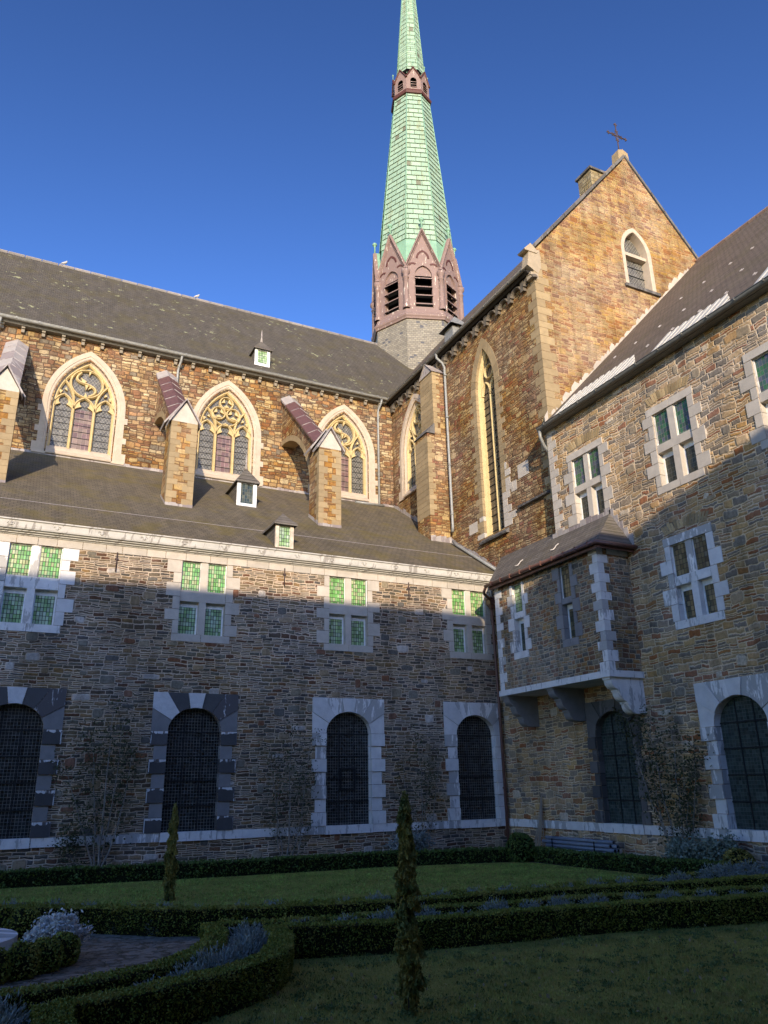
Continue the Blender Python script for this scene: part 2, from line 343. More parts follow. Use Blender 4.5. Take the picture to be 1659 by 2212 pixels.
def leafmat(name, c1, c2, rough=.6, c3=None, patch=False):
    g = G(name, rough, .25)
    r = g.island(); P = g.pos()
    c = g.mix(r, c1, c2)
    if c3 is not None: c = g.mix(g.step(g.noise(P, 3.5, 3), .5, .66), c, c3)
    if patch:
        c = g.mix(1., c, g.ramp(g.noise(P, 1.1, 5, .7), [(.32, .45), (.5, .9), (.68, 1.35)]), 'MULTIPLY')
        c = g.mix(1., c, g.ramp(g.noise(P, 8., 2, .6), [(.38, .55), (.55, 1.1)]), 'MULTIPLY')
    return g.col(c)
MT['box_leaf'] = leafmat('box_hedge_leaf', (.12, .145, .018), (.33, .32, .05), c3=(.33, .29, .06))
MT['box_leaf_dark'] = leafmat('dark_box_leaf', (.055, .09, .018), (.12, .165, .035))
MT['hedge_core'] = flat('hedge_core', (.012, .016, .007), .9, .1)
MT['yew_leaf'] = leafmat('golden_yew_leaf', (.15, .15, .03), (.36, .28, .07), c3=(.12, .14, .035))
MT['lavender_leaf'] = leafmat('lavender_leaf', (.17, .20, .17), (.32, .35, .32))
MT['silver_leaf'] = leafmat('silver_leaf', (.13, .17, .12), (.29, .34, .27))
MT['white_leaf'] = leafmat('white_felt_leaf', (.50, .50, .47), (.84, .82, .76))
MT['clover_leaf'] = leafmat('clover_leaf', (.09, .13, .04), (.17, .21, .06))
MT['dead_leaf'] = leafmat('dead_leaf', (.20, .14, .07), (.42, .34, .20))
MT['climber_leaf'] = leafmat('climber_leaf', (.03, .04, .018), (.085, .09, .035))
MT['bark'] = flat('pale_bark', (.26, .23, .19), .85, namt=.3)
MT['bark_dark'] = flat('dark_bark', (.05, .04, .03), .9, namt=.3)
MT['grass_blade'] = leafmat('grass_blade', (.24, .27, .05), (.48, .46, .11), .8, c3=(.48, .38, .13), patch=True)
MT['grass_blade_far'] = leafmat('clover_grass_blade', (.22, .32, .055), (.38, .48, .10), .8, patch=True)
def ground_mats():
    g = G('lawn_soil', .95, .1); P = g.pos()
    c = g.mix(g.noise(P, 1.3, 5, .7), (.19, .19, .04), (.34, .30, .08))
    g.bump(g.noise(P, 30, 4), .02); MT['lawn'] = g.col(c)
    g = G('bed_soil', .95, .1); P = g.pos()
    c = g.mix(g.noise(P, 6, 5, .7), (.07, .06, .05), (.15, .13, .105)); g.bump(g.noise(P, 25, 4), .04); MT['soil'] = g.col(c)
    g = G('slab_path', .85, .3); P = g.pos(); s3 = g.sep(P)
    v = g.comb(g.M('ADD', g.M('MULTIPLY', s3[0], .8), g.M('MULTIPLY', g.noise(P, 4, 3), .9)), g.M('ADD', g.M('MULTIPLY', s3[1], 1.9), g.M('MULTIPLY', g.noise(P, 3.2, 3), 1.1)), 0.)
    t = g.new('ShaderNodeTexVoronoi', voronoi_dimensions='2D', feature='DISTANCE_TO_EDGE'); g.put(t.inputs['Vector'], v); t.inputs['Scale'].default_value = 1.9
    t2 = g.new('ShaderNodeTexVoronoi', voronoi_dimensions='2D'); g.put(t2.inputs['Vector'], v); t2.inputs['Scale'].default_value = 1.9
    c = g.mix(g.sep(t2.outputs['Color'])[0], (.20, .17, .13), (.33, .28, .215))
    nn = g.noise(P, 5, 5, .7)
    c = g.mix(g.step(nn, .47, .60), c, (.10, .085, .055))
    c = g.mix(g.step(t.outputs['Distance'], .01, .04), (.15, .13, .08), c)
    g.bump(g.M('ADD', g.step(t.outputs['Distance'], 0, .08), g.M('MULTIPLY', nn, 1.2)), .03); MT['path'] = g.col(c)
ground_mats()

# ------------------------------------------------------------------ mesh builder
Zv = Vector((0, 0, 1))
class Frame:
    def __init__(s, O, U):
        s.O = Vector(O); s.U = Vector(U); s.N = s.U.cross(Zv)
    def __call__(s, u, d, z): return s.O + s.U*u + s.N*d + Zv*z
IDF = None
class MB:
    def __init__(s, fr=None): s.v = []; s.f = []; s.mi = []; s.fr = fr; s.uv = {}; s.sm = []
    def P(s, u, d, z): return s.fr(u, d, z) if s.fr else Vector((u, d, z))
    def vert(s, u, d, z): s.v.append(s.P(u, d, z)); return len(s.v)-1
    def face(s, idx, mi=0, uv=None, smooth=False):
        s.f.append(tuple(idx)); s.mi.append(mi); s.sm.append(smooth)
        if uv: s.uv[len(s.f)-1] = uv
    def quad(s, a, b, c, d, mi=0, uv=None):
        s.face([s.vert(*p) for p in (a, b, c, d)], mi, uv)
    def poly(s, pts, mi=0, uv=None): s.face([s.vert(*p) for p in pts], mi, uv)
    def prism(s, poly, d0, d1, mi=0, caps=(1, 1)):
        """poly: list of (u,z) in the frame, extruded from depth d0 to d1"""
        n = len(poly)
        a = [s.vert(u, d0, z) for u, z in poly]; b = [s.vert(u, d1, z) for u, z in poly]
        for i in range(n): s.face((a[i], a[(i+1) % n], b[(i+1) % n], b[i]), mi)
        if caps[0]: s.face(a[::-1], mi)
        if caps[1]: s.face(b, mi)
    def box(s, u0, u1, d0, d1, z0, z1, mi=0): s.prism([(u0, z0), (u1, z0), (u1, z1), (u0, z1)], d0, d1, mi)
    def ext(s, prof, u0, u1, mi=0, closed=True):
        """prof: (d,z) profile extruded along u"""
        n = len(prof)
        a = [s.vert(u0, d, z) for d, z in prof]; b = [s.vert(u1, d, z) for d, z in prof]
        for i in range(n if closed else n-1): s.face((a[i], b[i], b[(i+1) % n], a[(i+1) % n]), mi)
        if closed: s.face(a, mi); s.face(b[::-1], mi)
    def tube(s, pts, r, n=8, mi=0, caps=True, smooth=True):
        """pts in frame coords; r number or list"""
        W_ = [s.P(*p) for p in pts]; rings = []
        prev = None
        for i, p in enumerate(W_):
            t = (W_[min(i+1, len(W_)-1)] - W_[max(i-1, 0)]).normalized()
            if prev is None:
                ref = Vector((0, 0, 1)) if abs(t.z) < .9 else Vector((1, 0, 0))
                x = t.cross(ref).normalized()
            else: x = (prev - t*prev.dot(t)).normalized()
            prev = x; y = t.cross(x); rr = r[i] if isinstance(r, (list, tuple)) else r
            ring = []
            for k in range(n):
                a = 2*math.pi*k/n; s.v.append(p + (x*math.cos(a)+y*math.sin(a))*rr); ring.append(len(s.v)-1)
            rings.append(ring)
        for i in range(len(rings)-1):
            for k in range(n): s.face((rings[i][k], rings[i][(k+1) % n], rings[i+1][(k+1) % n], rings[i+1][k]), mi, smooth=smooth)
        if caps: s.face(rings[0][::-1], mi); s.face(rings[-1], mi)
    def sphere(s, c, r, mi=0, n=10, m=7, sq=1.):
        c = s.P(*c); rows = []
        for j in range(m+1):
            th = math.pi*j/m; row = []
            for k in range(n):
                a = 2*math.pi*k/n; s.v.append(c+Vector((r*math.sin(th)*math.cos(a), r*math.sin(th)*math.sin(a), r*sq*math.cos(th)))); row.append(len(s.v)-1)
            rows.append(row)
        for j in range(m):
            for k in range(n): s.face((rows[j][k], rows[j+1][k], rows[j+1][(k+1) % n], rows[j][(k+1) % n]), mi, smooth=True)
    def sweep(s, path, w, d0, d1, mi=0, closed=False, ch=.3):
        """flat bar with a chamfered front following a 2-D path in the wall plane"""
        n = len(path); off = []
        for i in range(n):
            a = path[(i-1) % n] if (closed or i > 0) else path[i]
            b = path[(i+1) % n] if (closed or i < n-1) else path[i]
            tx, tz = b[0]-a[0], b[1]-a[1]; L = math.hypot(tx, tz) or 1; off.append((-tz/L, tx/L))
        prof = [(-.5, d0), (-.5, d0+(d1-d0)*.55), (-ch*.5, d1), (ch*.5, d1), (.5, d0+(d1-d0)*.55), (.5, d0)]
        rings = [[s.vert(p[0]+o[0]*w*a, d, p[1]+o[1]*w*a) for a, d in prof] for p, o in zip(path, off)]
        for i in range(n if closed else n-1):
            A = rings[i]; B = rings[(i+1) % n]
            for k in range(len(prof)-1): s.face((A[k], B[k], B[k+1], A[k+1]), mi)
        if not closed: s.face(rings[0], mi); s.face(rings[-1][::-1], mi)
    def build(s, name, mats, parent=None, base=(0, 0, 0), smooth=None):
        me = bpy.data.meshes.new(name); bs = Vector(base)
        me.from_pydata([tuple(v-bs) for v in s.v], [], s.f)
        if not isinstance(mats, (list, tuple)): mats = [mats]
        for m_ in mats: me.materials.append(MT[m_] if isinstance(m_, str) else m_)
        if len(mats) > 1: me.polygons.foreach_set('material_index', s.mi)
        if any(s.sm): me.polygons.foreach_set('use_smooth', s.sm)
        if s.uv:
            L = me.uv_layers.new(name='UVMap').data
            for fi, uvs in s.uv.items():
                p = me.polygons[fi]
                for k, li in enumerate(p.loop_indices): L[li].uv = uvs[k]
        me.update()
        o = bpy.data.objects.new(name, me); scene.collection.objects.link(o)
        if parent is not None: o.parent = parent
        return o

def tag(o, label=None, cat=None, group=None, kind=None):
    if label: o['label'] = label
    if cat: o['category'] = cat
    if group: o['group'] = group
    if kind: o['kind'] = kind
    return o
def thing(name, label, cat, loc=(0, 0, 0), group=None, rz=0):
    o = bpy.data.objects.new(name, None); scene.collection.objects.link(o); o.location = loc; o.rotation_euler.z = rz
    o.empty_display_size = .3
    return tag(o, label, cat, group)

def np_mesh(name, verts, nper, mat, parent=None, ):
    """verts (N,nper,3) -> N separate n-gons"""
    N = verts.shape[0]
    me = bpy.data.meshes.new(name)
    me.vertices.add(N*nper); me.vertices.foreach_set('co', verts.reshape(-1).astype(np.float32))
    me.loops.add(N*nper); me.loops.foreach_set('vertex_index', np.arange(N*nper, dtype=np.int32))
    me.polygons.add(N); me.polygons.foreach_set('loop_start', np.arange(0, N*nper, nper, dtype=np.int32))
    me.polygons.foreach_set('loop_total', np.full(N, nper, dtype=np.int32))
    me.materials.append(MT[mat]); me.update(calc_edges=True); me.validate()
    o = bpy.data.objects.new(name, me); scene.collection.objects.link(o)
    if parent is not None: o.parent = parent
    return o
def leaf_quads(C, size, aspect=1.7, nrm=None, tilt=1., up_bias=None):
    """C (N,3) centres -> (N,4,3) randomly turned leaf quads"""
    N = len(C)
    a = rng.normal(size=(N, 3))
    if nrm is not None: a = a*.55+nrm
    if up_bias is not None: a = a*(1-up_bias)+np.array([0, 0, 1.])*up_bias*2
    a /= np.linalg.norm(a, axis=1)[:, None]
    b = rng.normal(size=(N, 3)); b -= (b*a).sum(1)[:, None]*a; b /= np.linalg.norm(b, axis=1)[:, None]
    s = size*rng.uniform(.65, 1.35, N)[:, None]
    l = a*s*aspect*.5; w = b*s*.5
    return np.stack([C-l, C+w, C+l, C-w], 1)

# ------------------------------------------------------------------ shapes
def pointed(hw, rise, n=14, o=0.):
    """pointed arch, points left spring -> apex -> right spring, offset outward by o"""
    Rr = (rise*rise+hw*hw)/(2*hw); cx = Rr-hw; Rr += o
    top = math.sqrt(Rr*Rr-cx*cx); a1 = math.atan2(top, cx)
    L = [(cx-Rr*math.cos(a1*i/n), Rr*math.sin(a1*i/n)) for i in range(n+1)]
    return L + [(-x, z) for x, z in L[-2::-1]]
def rounded(hw, rise, n=24, o=0.):
    return [(-(hw+o)*math.cos(math.pi*i/n), (rise+o)*math.sin(math.pi*i/n)) for i in range(n+1)]
def rect_open(u0, u1, z0, z1): return (u0, u1, z0, [(u0, z1), (u1, z1)])
def arch_open(uc, z0, zs, pts): return (uc+pts[0][0], uc+pts[-1][0], z0, [(uc+x, zs+z) for x, z in pts])
def interp(pts, u):
    for (a, za), (b, zb) in zip(pts, pts[1:]):
        if a-1e-9 <= u <= b+1e-9: return za+(zb-za)*((u-a)/(b-a) if b > a else 0)
    return pts[-1][1]
def wall(mb, u0, u1, z0, z1, opens=(), mi=0, d=0., top=None):
    top = top or [(u0, z1), (u1, z1)]
    br = {u0, u1}
    for o in opens:
        for u, _ in o[3]: br.add(min(max(u, u0), u1))
    for u, _ in top: br.add(u)
    br = sorted(br)
    for a, b in zip(br, br[1:]):
        if b-a < 1e-6: continue
        mid = (a+b)/2
        os_ = sorted([o for o in opens if o[0] < mid < o[1]], key=lambda o: o[2])
        la, lb = z0, z0
        for o in os_:
            mb.quad((a, d, la), (b, d, lb), (b, d, o[2]), (a, d, o[2]), mi)
            la, lb = interp(o[3], a), interp(o[3], b)
        mb.quad((a, d, la), (b, d, lb), (b, d, interp(top, b)), (a, d, interp(top, a)), mi)

def shrink(poly, g=.006):
    cx = sum(p[0] for p in poly)/len(poly); cz = sum(p[1] for p in poly)/len(poly)
    r = []
    for x, z in poly:
        L = math.hypot(x-cx, z-cz) or 1; k = max(0, 1-g*1.4/L); r.append((cx+(x-cx)*k, cz+(z-cz)*k))
    return r

def cross_window(fr, uc, z0, zt, t0, t1, hw, mw, parent, mats, stone='bluestone', top=True, sillw=.22, single=False, base=(0,0,0), lab=None):
    """stone mullioned window: surround blocks, cross, upper glazing near the face, lower casements set deep"""
    gu, gl = mats
    m_ = MB(fr); J = .008
    rnd = random.Random(int(uc*100)+int(z0*10))
    def blk(a, b, c, d, pr=.025): m_.box(a+J, b-J, -.30, pr+rnd.uniform(-.004, .004), c+J, d-J)
    blk(uc-hw-sillw, uc, z0-.26, z0); blk(uc, uc+hw+sillw, z0-.26, z0)
    if top:
        blk(uc-hw-.26, uc, zt, zt+.27); blk(uc, uc+hw+.26, zt, zt+.27)
    for sgn in (-1, 1):
        z = z0; k = rnd.randint(0, 1); nb = max(3, round((zt-z0)/.43)); hs = [rnd.uniform(.85, 1.15) for _ in range(nb)]
        sc = (zt-z0)/sum(hs)
        for h in hs:
            wd = (.25 if k % 2 else .50)+rnd.uniform(-.05, .04)
            if single: wd *= .72
            a, b = (uc+sgn*hw, uc+sgn*(hw+wd)); blk(min(a, b), max(a, b), z, z+h*sc); z += h*sc; k += 1
    win = m_.build('mullioned_window', stone, parent)
    if lab: win['label'] = lab
    c = MB(fr)
    c.box(uc-hw-.02, uc+hw+.02, -.29, -.012, t0, t1)
    if not single:
        c.box(uc-mw/2, uc+mw/2, -.28, -.02, z0-.02, t0+.01); c.box(uc-mw/2, uc+mw/2, -.28, -.02, t1-.01, zt+.02)
    c.build('mullion', stone, win)
    spans = [(uc-hw, uc+hw)] if single else [(uc-hw, uc-mw/2), (uc+mw/2, uc+hw)]
    for a, b in spans:
        g = MB(fr); g.quad((a-.03, -.09, t1-.02), (b+.03, -.09, t1-.02), (b+.03, -.09, zt+.03), (a-.03, -.09, zt+.03)); g.build('upper_light', gu, win)
        f = MB(fr)
        for q in ((a-.01, a+.025, t1, zt), (b-.025, b+.01, t1, zt), (a+.025, b-.025, t1, t1+.02), (a+.025, b-.025, zt-.02, zt)): f.box(q[0], q[1], -.088, -.06, q[2], q[3])
        f.build('glazing_frame', 'bluestone', win)
        cs = MB(fr); w_ = .045
        for q in ((a-.01, a+w_, z0, t0), (b-w_, b+.01, z0, t0), (a+w_, b-w_, z0, z0+w_), (a+w_, b-w_, t0-w_-.12, t0)): cs.box(q[0], q[1], -.27, -.215, q[2], q[3])
        cs.build('casement', 'white_frame', win)
        g = MB(fr); g.quad((a-.03, -.24, z0-.02), (b+.03, -.24, z0-.02), (b+.03, -.24, t0+.02), (a-.03, -.24, t0+.02)); g.build('lower_light', gl, win)
    return win

def arched_window(fr, uc, z0, zs, rise, hw, ow, otop, parent, stone, glass, small=None, zsill=.85, iron=True, clipu=None):
    m_ = MB(fr); rnd = random.Random(int(uc*31)); J = .007; alt = isinstance(stone, list); capl = []
    # jamb blocks, alternately wide and proud / narrow
    n = 7; hh = (zs-z0)/n if (zs-z0) > 2.4 else (zs-z0)/6
    n = round((zs-z0)/hh)
    for sgn in (-1, 1):
        for k in range(n):
            wide = (k % 2 == 0); wd = ow if wide else ow-.13
            a, b = uc+sgn*hw, uc+sgn*(hw+wd); a, b = min(a, b), max(a, b)
            if clipu is not None: b = min(b, clipu)
            m_.box(a+J, b-J, -.32, .075 if wide else .025, z0+hh*k+J, z0+hh*(k+1)-J, (1 if wide else 2) if alt else 0)
            if alt and wide:          # rain-washed pale top and outer arris of the blackened blocks
                n_ = 7; zt_ = z0+hh*(k+1)-J; top_ = [(a+J+(b-a-2*J)*i/n_, zt_-rnd.uniform(.03, .10)) for i in range(n_+1)]
                pl_ = [(a+J, zt_)]+top_+[(b-J, zt_)]; caps = MB(fr); caps.prism(pl_, .070, .079)
                xo = b-J if sgn > 0 else a+J; caps.box(min(xo, xo-sgn*.028), max(xo, xo-sgn*.028), .070, .0795, z0+hh*k+J, zt_-.03); capl.append(caps)
    # voussoirs with a square outer edge
    cuts = [0, 27, 52, 77, 103, 128, 153, 180]; W_, Ht = hw+ow, otop-zs
    ca = math.degrees(math.atan2(Ht, W_))
    def outer(a):
        t = math.radians(a); c, s_ = math.cos(t), math.sin(t)
        k = min(W_/abs(c) if abs(c) > 1e-6 else 1e9, Ht/s_ if s_ > 1e-6 else 1e9); return (c*k, s_*k)
    for i, (a, b) in enumerate(zip(cuts, cuts[1:])):
        inn = [(hw*math.cos(math.radians(a+(b-a)*k/5)), rise*math.sin(math.radians(a+(b-a)*k/5))) for k in range(6)]
        out = [outer(b)]
        for cc in (180-ca, ca):
            if a < cc < b: out.append(outer(cc))
        out.append(outer(a))
        poly = [(uc-x, zs+z) for x, z in inn+out]
        if clipu is not None: poly = [(min(x, clipu), z) for x, z in poly]
        m_.prism(shrink(poly, .007), -.32, .06 if i % 2 else .035, (3 if i % 2 else (2 if i in (0, 6) else 1)) if alt else 0)
    win = m_.build('arched_window', stone, parent)
    for c_ in capl: c_.build('washed_edge', 'stone_white', win)
    sl = MB(fr); sl.prism([(uc-hw-.02, zsill), (uc+hw+.02, zsill), (uc+hw+.02, z0), (uc-hw-.02, z0)], -.35, .07); sl.build('sill', 'bluestone', win)
    g = MB(fr); pts = rounded(hw+.04, rise+.04)
    g.poly([(uc+x, -.24, zs+z) for x, z in pts][::-1]+[(uc-hw-.04, -.24, z0-.02), (uc+hw+.04, -.24, z0-.02)]); g.build('leaded_glass', glass, win)
    # iron bars
    b = MB(fr)
    nb = 5
    for k in range(1, nb):
        z = z0+(zs+rise-z0)*k/nb; x = hw if z < zs else hw*math.sqrt(max(0, 1-((z-zs)/rise)**2))
        b.box(uc-x, uc+x, -.232, -.205, z-.018, z+.018)
    for x in (-hw/3, hw/3):
        b.box(uc+x-.014, uc+x+.014, -.23, -.213, z0, zs+rise*.9)
    b.build('iron_bars', 'bar', win)
    if small is not None:
        s_ = MB(fr); a = uc+small
        for q in ((a-.3, a-.25, 2.25, 3.0), (a+.25, a+.3, 2.25, 3.0), (a-.25, a+.25, 2.25, 2.3), (a-.25, a+.25, 2.95, 3.0)): s_.box(q[0], q[1], -.23, -.19, q[2], q[3])
        s_.build('opening_vent', 'bar', win)
    return win

def loft_outline(mb, fr_uc, z0, zs, hw, rise, prof, n=14, mi=0, kind='pointed'):
    rings = []
    for o, d in prof:
        a = pointed(hw, rise, n, o) if kind == 'pointed' else rounded(hw, rise, n*2, o)
        L = [(fr_uc+a[0][0], z0)] + [(fr_uc+x, zs+z) for x, z in a] + [(fr_uc+a[-1][0], z0)]
        rings.append([mb.vert(x, d, z) for x, z in L])
    for A, B in zip(rings, rings[1:]):
        for k in range(len(A)-1): mb.face((A[k], A[k+1], B[k+1], B[k]), mi)

def circle(cx, cz, r, n=28, a0=0, a1=360): return [(cx+r*math.cos(R(a0+(a1-a0)*i/n)), cz+r*math.sin(R(a0+(a1-a0)*i/n))) for i in range(n+(0 if a1-a0 == 360 else 1))]
def bez(p0, p1, p2, p3, n=14):
    o = []
    for i in range(n+1):
        t = i/n; s_ = 1-t
        o.append(tuple(s_**3*a+3*s_*s_*t*b+3*s_*t*t*c+t**3*d for a, b, c, d in zip(p0, p1, p2, p3)))
    return o

def nave_window(fr, uc, parent, kind, z0=17.72, zs=19.85, hw=1.43, rise=2.55):
    m_ = MB(fr)
    loft_outline(m_, uc, 17.26, zs, hw, rise, [(.46, -.05), (.46, .055), (.22, .06), (.20, .03), (.12, .03), (.05, -.02), (.02, -.10), (-.04, -.16), (-.05, -.42)])
    for sgn in (-1, 1):                                # long quoins tied into the wall
        for z, h, w in ((17.26, .46, .66), (18.25, .3, .62), (19.3, .32, .60)):
            a, b = uc+sgn*(hw+.2), uc+sgn*(hw+w); m_.box(min(a, b), max(a, b), -.1, .055, z, z+h)
    win = m_.build('traceried_window', 'frame_stone', parent)
    s_ = MB(fr); s_.ext([(-.45, 17.2), (.12, 17.2), (.14, 17.26), (.10, 17.34), (-.02, 17.42), (-.12, 17.62), (-.24, 17.74), (-.45, 17.76)], uc-hw-.02, uc+hw+.02)
    s_.box(uc-hw-.62, uc-hw-.02, -.02, .085, 17.16, 17.262); s_.box(uc+hw+.02, uc+hw+.62, -.02, .085, 17.16, 17.262)
    s_.build('sill', 'frame_stone', win)
    # glass: middle light purple, others diamond quarries
    for a, b, mt in ((-hw, -.48, 'glass_diamond'), (-.48, .48, 'glass_purple'), (.48, hw, 'glass_diamond')):
        g = MB(fr); g.quad((uc+a, -.345, z0-.05), (uc+b, -.345, z0-.05), (uc+b, -.345, zs), (uc+a, -.345, zs)); g.build('leaded_glass', mt, win)
    g = MB(fr); g.poly([(uc+x, -.345, zs+z) for x, z in pointed(hw, rise)][::-1]); g.build('tracery_glass', 'glass_diamond', win)
    b = MB(fr); z = z0+.3
    while z < zs+.3:
        for a, c in ((-hw+.05, -.55), (-.42, .42), (.55, hw-.05)): b.box(uc+a, uc+c, -.343, -.325, z-.012, z+.012)
        z += .33
    b.build('saddle_bars', 'bar', win)
    t = MB(fr); D0, D1 = -.34, -.14
    for x in (-.48, .48): t.sweep([(uc+x, z0-.12), (uc+x, zs+.12)], .15, D0, D1)
    for x in (-hw+.06, hw-.06): t.sweep([(uc+x, z0-.12), (uc+x, zs)], .15, D0, D1)
    t.sweep([(uc+x, zs+z) for x, z in pointed(hw-.06, rise-.10)], .17, D0, D1)
    # light heads with cusps
    for c, hwl, apex in ((-.955, .46, .72), (0, .48, .68), (.955, .46, .72)):
        base = zs-.08
        t.sweep([(uc+c+x, base+z) for x, z in pointed(hwl, apex, 8)], .13, D0, D1)
        for sg in (-1, 1):
            poly = [(uc+c+sg*hwl, base-.02), (uc+c+sg*hwl*.62, base+.12), (uc+c+sg*hwl*.30, base+.20), (uc+c+sg*hwl*.46, base+.30), (uc+c+sg*hwl*.48, base+.44), (uc+c+sg*hwl*.3, base+.60), (uc+c, base+.66), (uc+c, base+apex), (uc+c+sg*hwl*.55, base+apex*.78), (uc+c+sg*hwl, base+apex*.3)]
            t.prism(poly if sg > 0 else poly[::-1], D0, D1-.07)
    # ribs from the mullions to the arch
    for sg in (-1, 1):
        t.sweep([(uc+sg*x, z) for x, z in bez((.48, zs+.1), (.50, zs+.7), (.72, zs+1.1), (1.02, zs+1.42))], .12, D0, D1)
        t.sweep([(uc+sg*x, z) for x, z in bez((.48, zs+.5), (.60, zs+.95), (.66, zs+1.1), (.80, zs+1.3), 6)], .07, D0, D1-.03)
        # little cusped dagger in the side spandrel
        for q in ([(.84, .82), (.99, .90), (.90, 1.0)], [(1.15, .62), (1.05, .80), (1.22, .85)]):
            pl = [(uc+sg*x, zs+z) for x, z in q]; t.prism(pl if sg > 0 else pl[::-1], D0, D1-.04)
    cz = zs+1.38
    if kind == 'S':
        t.sweep(circle(uc, cz, .74), .13, D0, D1, closed=True)
        S = bez((uc-.30, cz+.56), (uc-.78, cz+.05), (uc-.15, cz+.02), (uc+.05, cz-.02), 12)[:-1]+bez((uc+.05, cz-.02), (uc+.45, cz-.12), (uc+.62, cz-.42), (uc+.12, cz-.66), 12)
        t.sweep(S, .14, D0, D1)
        for x, z, r_ in ((-.12, .42, .0), ):
            pass
        for q in ([(-.32, .30), (-.02, .12), (-.20, .02)], [(.02, .72), (.06, .46), (.16, .72)], [(.30, -.10), (.05, -.30), (.20, -.02)], [(-.10, -.72), (-.02, -.48), (.08, -.74)], [(.10, .02), (-.02, -.34), (-.10, .0)]):
            t.prism([(uc+x, cz+z) for x, z in q], D0, D1-.05)
    else:
        t.sweep(circle(uc, cz-.06, .82, 20, 200, 340), .11, D0, D1)
        for x, z in ((0, .42), (-.39, -.20), (.39, -.20)):
            t.sweep(circle(uc+x, cz+z, .345, 22), .10, D0, D1, closed=True)
            for a in (90, 210, 330):                  # solid spandrels between three foils
                aa = R(a+60)
                cxx, czz = uc+x+.30*math.cos(aa), cz+z+.30*math.sin(aa)
                p0 = (uc+x+.09*math.cos(aa), cz+z+.09*math.sin(aa))
                p1 = (uc+x+.30*math.cos(aa+.62), cz+z+.30*math.sin(aa+.62)); p2 = (uc+x+.30*math.cos(aa-.62), cz+z+.30*math.sin(aa-.62))
                t.prism([p0, p2, p1], D0, D1-.05)
    t.build('tracery', 'tracery', win)
    return win

def dormer(name, parent, x0, x1, yf, z0, h, peak, slope, wallmat='slate_small', frame='white_frame', glass='glass_green_low', finial=.7, ov=.12):
    """small roof dormer facing -Y; its body runs back into the roof plane"""
    d = MB(Frame((0, yf, 0), (1, 0, 0)))
    back = -(h+.1)/slope
    for x in (x0, x1):
        d.poly([(x, 0, z0-.15), (x, 0, z0+h), (x, back, z0+h), (x, back, z0+h-.25)])
    dm = d.build(name, wallmat, parent)
    f = MB(Frame((0, yf, 0), (1, 0, 0))); w = (x1-x0)*.17
    f.box(x0-.02, x0+w, -.06, .03, z0-.1, z0+h); f.box(x1-w, x1+.02, -.06, .03, z0-.1, z0+h); f.box(x0+w, x1-w, -.06, .025, z0-.1, z0+.06); f.box(x0+w, x1-w, -.06, .025, z0+h-.14, z0+h)
    f.build('window_frame', frame, dm)
    g = MB(Frame((0, yf, 0), (1, 0, 0))); g.quad((x0+w, -.02, z0), (x1-w, -.02, z0), (x1-w, -.02, z0+h-.1), (x0+w, -.02, z0+h-.1)); g.build('pane', glass, dm)
    r_ = MB(Frame((0, yf, 0), (1, 0, 0))); xc = (x0+x1)/2; yb = -(h+peak+.2)/slope; zt = z0+h
    A = (x0-ov, ov+.05, zt-.05); B = (x1+ov, ov+.05, zt-.05); C_ = (xc, -.28, zt+peak); D_ = (xc, yb, zt+peak); E_ = (x0-ov, back-.05, zt-.05); F_ = (x1+ov, back-.05, zt-.05)
    for q in ((A, B, C_), (A, C_, D_, E_), (B, F_, D_, C_)): r_.poly(q)
    r_.poly([A, E_, F_, B]) 
    A2 = [(p[0], p[1], p[2]-.06) for p in (A, B, F_, E_)]
    for p, q, s_, t in zip((A, B), (B, F_), A2[0:2], A2[1:3]): r_.poly([p, q, t, s_])
    r_.poly([E_, A, A2[0], A2[3]])
    r_.build('dormer_roof', 'slate_small', dm)
    if finial:
        q = MB(Frame((0, yf, 0), (1, 0, 0))); q.tube([(xc, -.28, zt+peak-.1), (xc, -.28, zt+peak+finial*.35), (xc, -.28, zt+peak+finial*.5), (xc, -.28, zt+peak+finial)], [.09, .03, .05, .008], 8); q.build('finial', 'lead', dm)
    return dm

# ================================================================== SETTING
gr = MB(); gr.quad((-300, -300, 0), (300, -300, 0), (300, 300, 0), (-300, 300, 0)); tag(gr.build('ground', 'lawn'), kind='structure')
so = MB()
so.poly([(-9, 25.2, .004), (.8, 24.7, .004), (7, 23.9, .004), (12, 23.6, .004), (16, 22.6, .004), (16.7, 15, .004), (18.3, 12, .004), (18.3, 26.4, .004), (-9, 26.4, .004)])
tag(so.build('soil_bed', 'soil'), kind='structure')
pa = MB(); pc = (-.1, 13.75)
pa.poly([(pc[0]+3.9*math.cos(R(a)), pc[1]+3.9*math.sin(R(a)), .004) for a in range(0, 360, 8)])
pa.quad((3.2, 13.1, .008), (18.2, 11.4, .008), (18.2, 12.4, .008), (3.2, 14.3, .008))
tag(pa.build('path', 'path'), kind='structure')

FA = Frame((0, 26.4, 0), (1, 0, 0)); FN = Frame((0, 36.2, 0), (1, 0, 0)); FG = Frame((0, 22.3, 0), (1, 0, 0))
FR = Frame((18.27, 0, 0), (0, -1, 0)); FT = Frame((18.7, 0, 0), (0, -1, 0)); FO = Frame((16.93, 0, 0), (0, -1, 0))

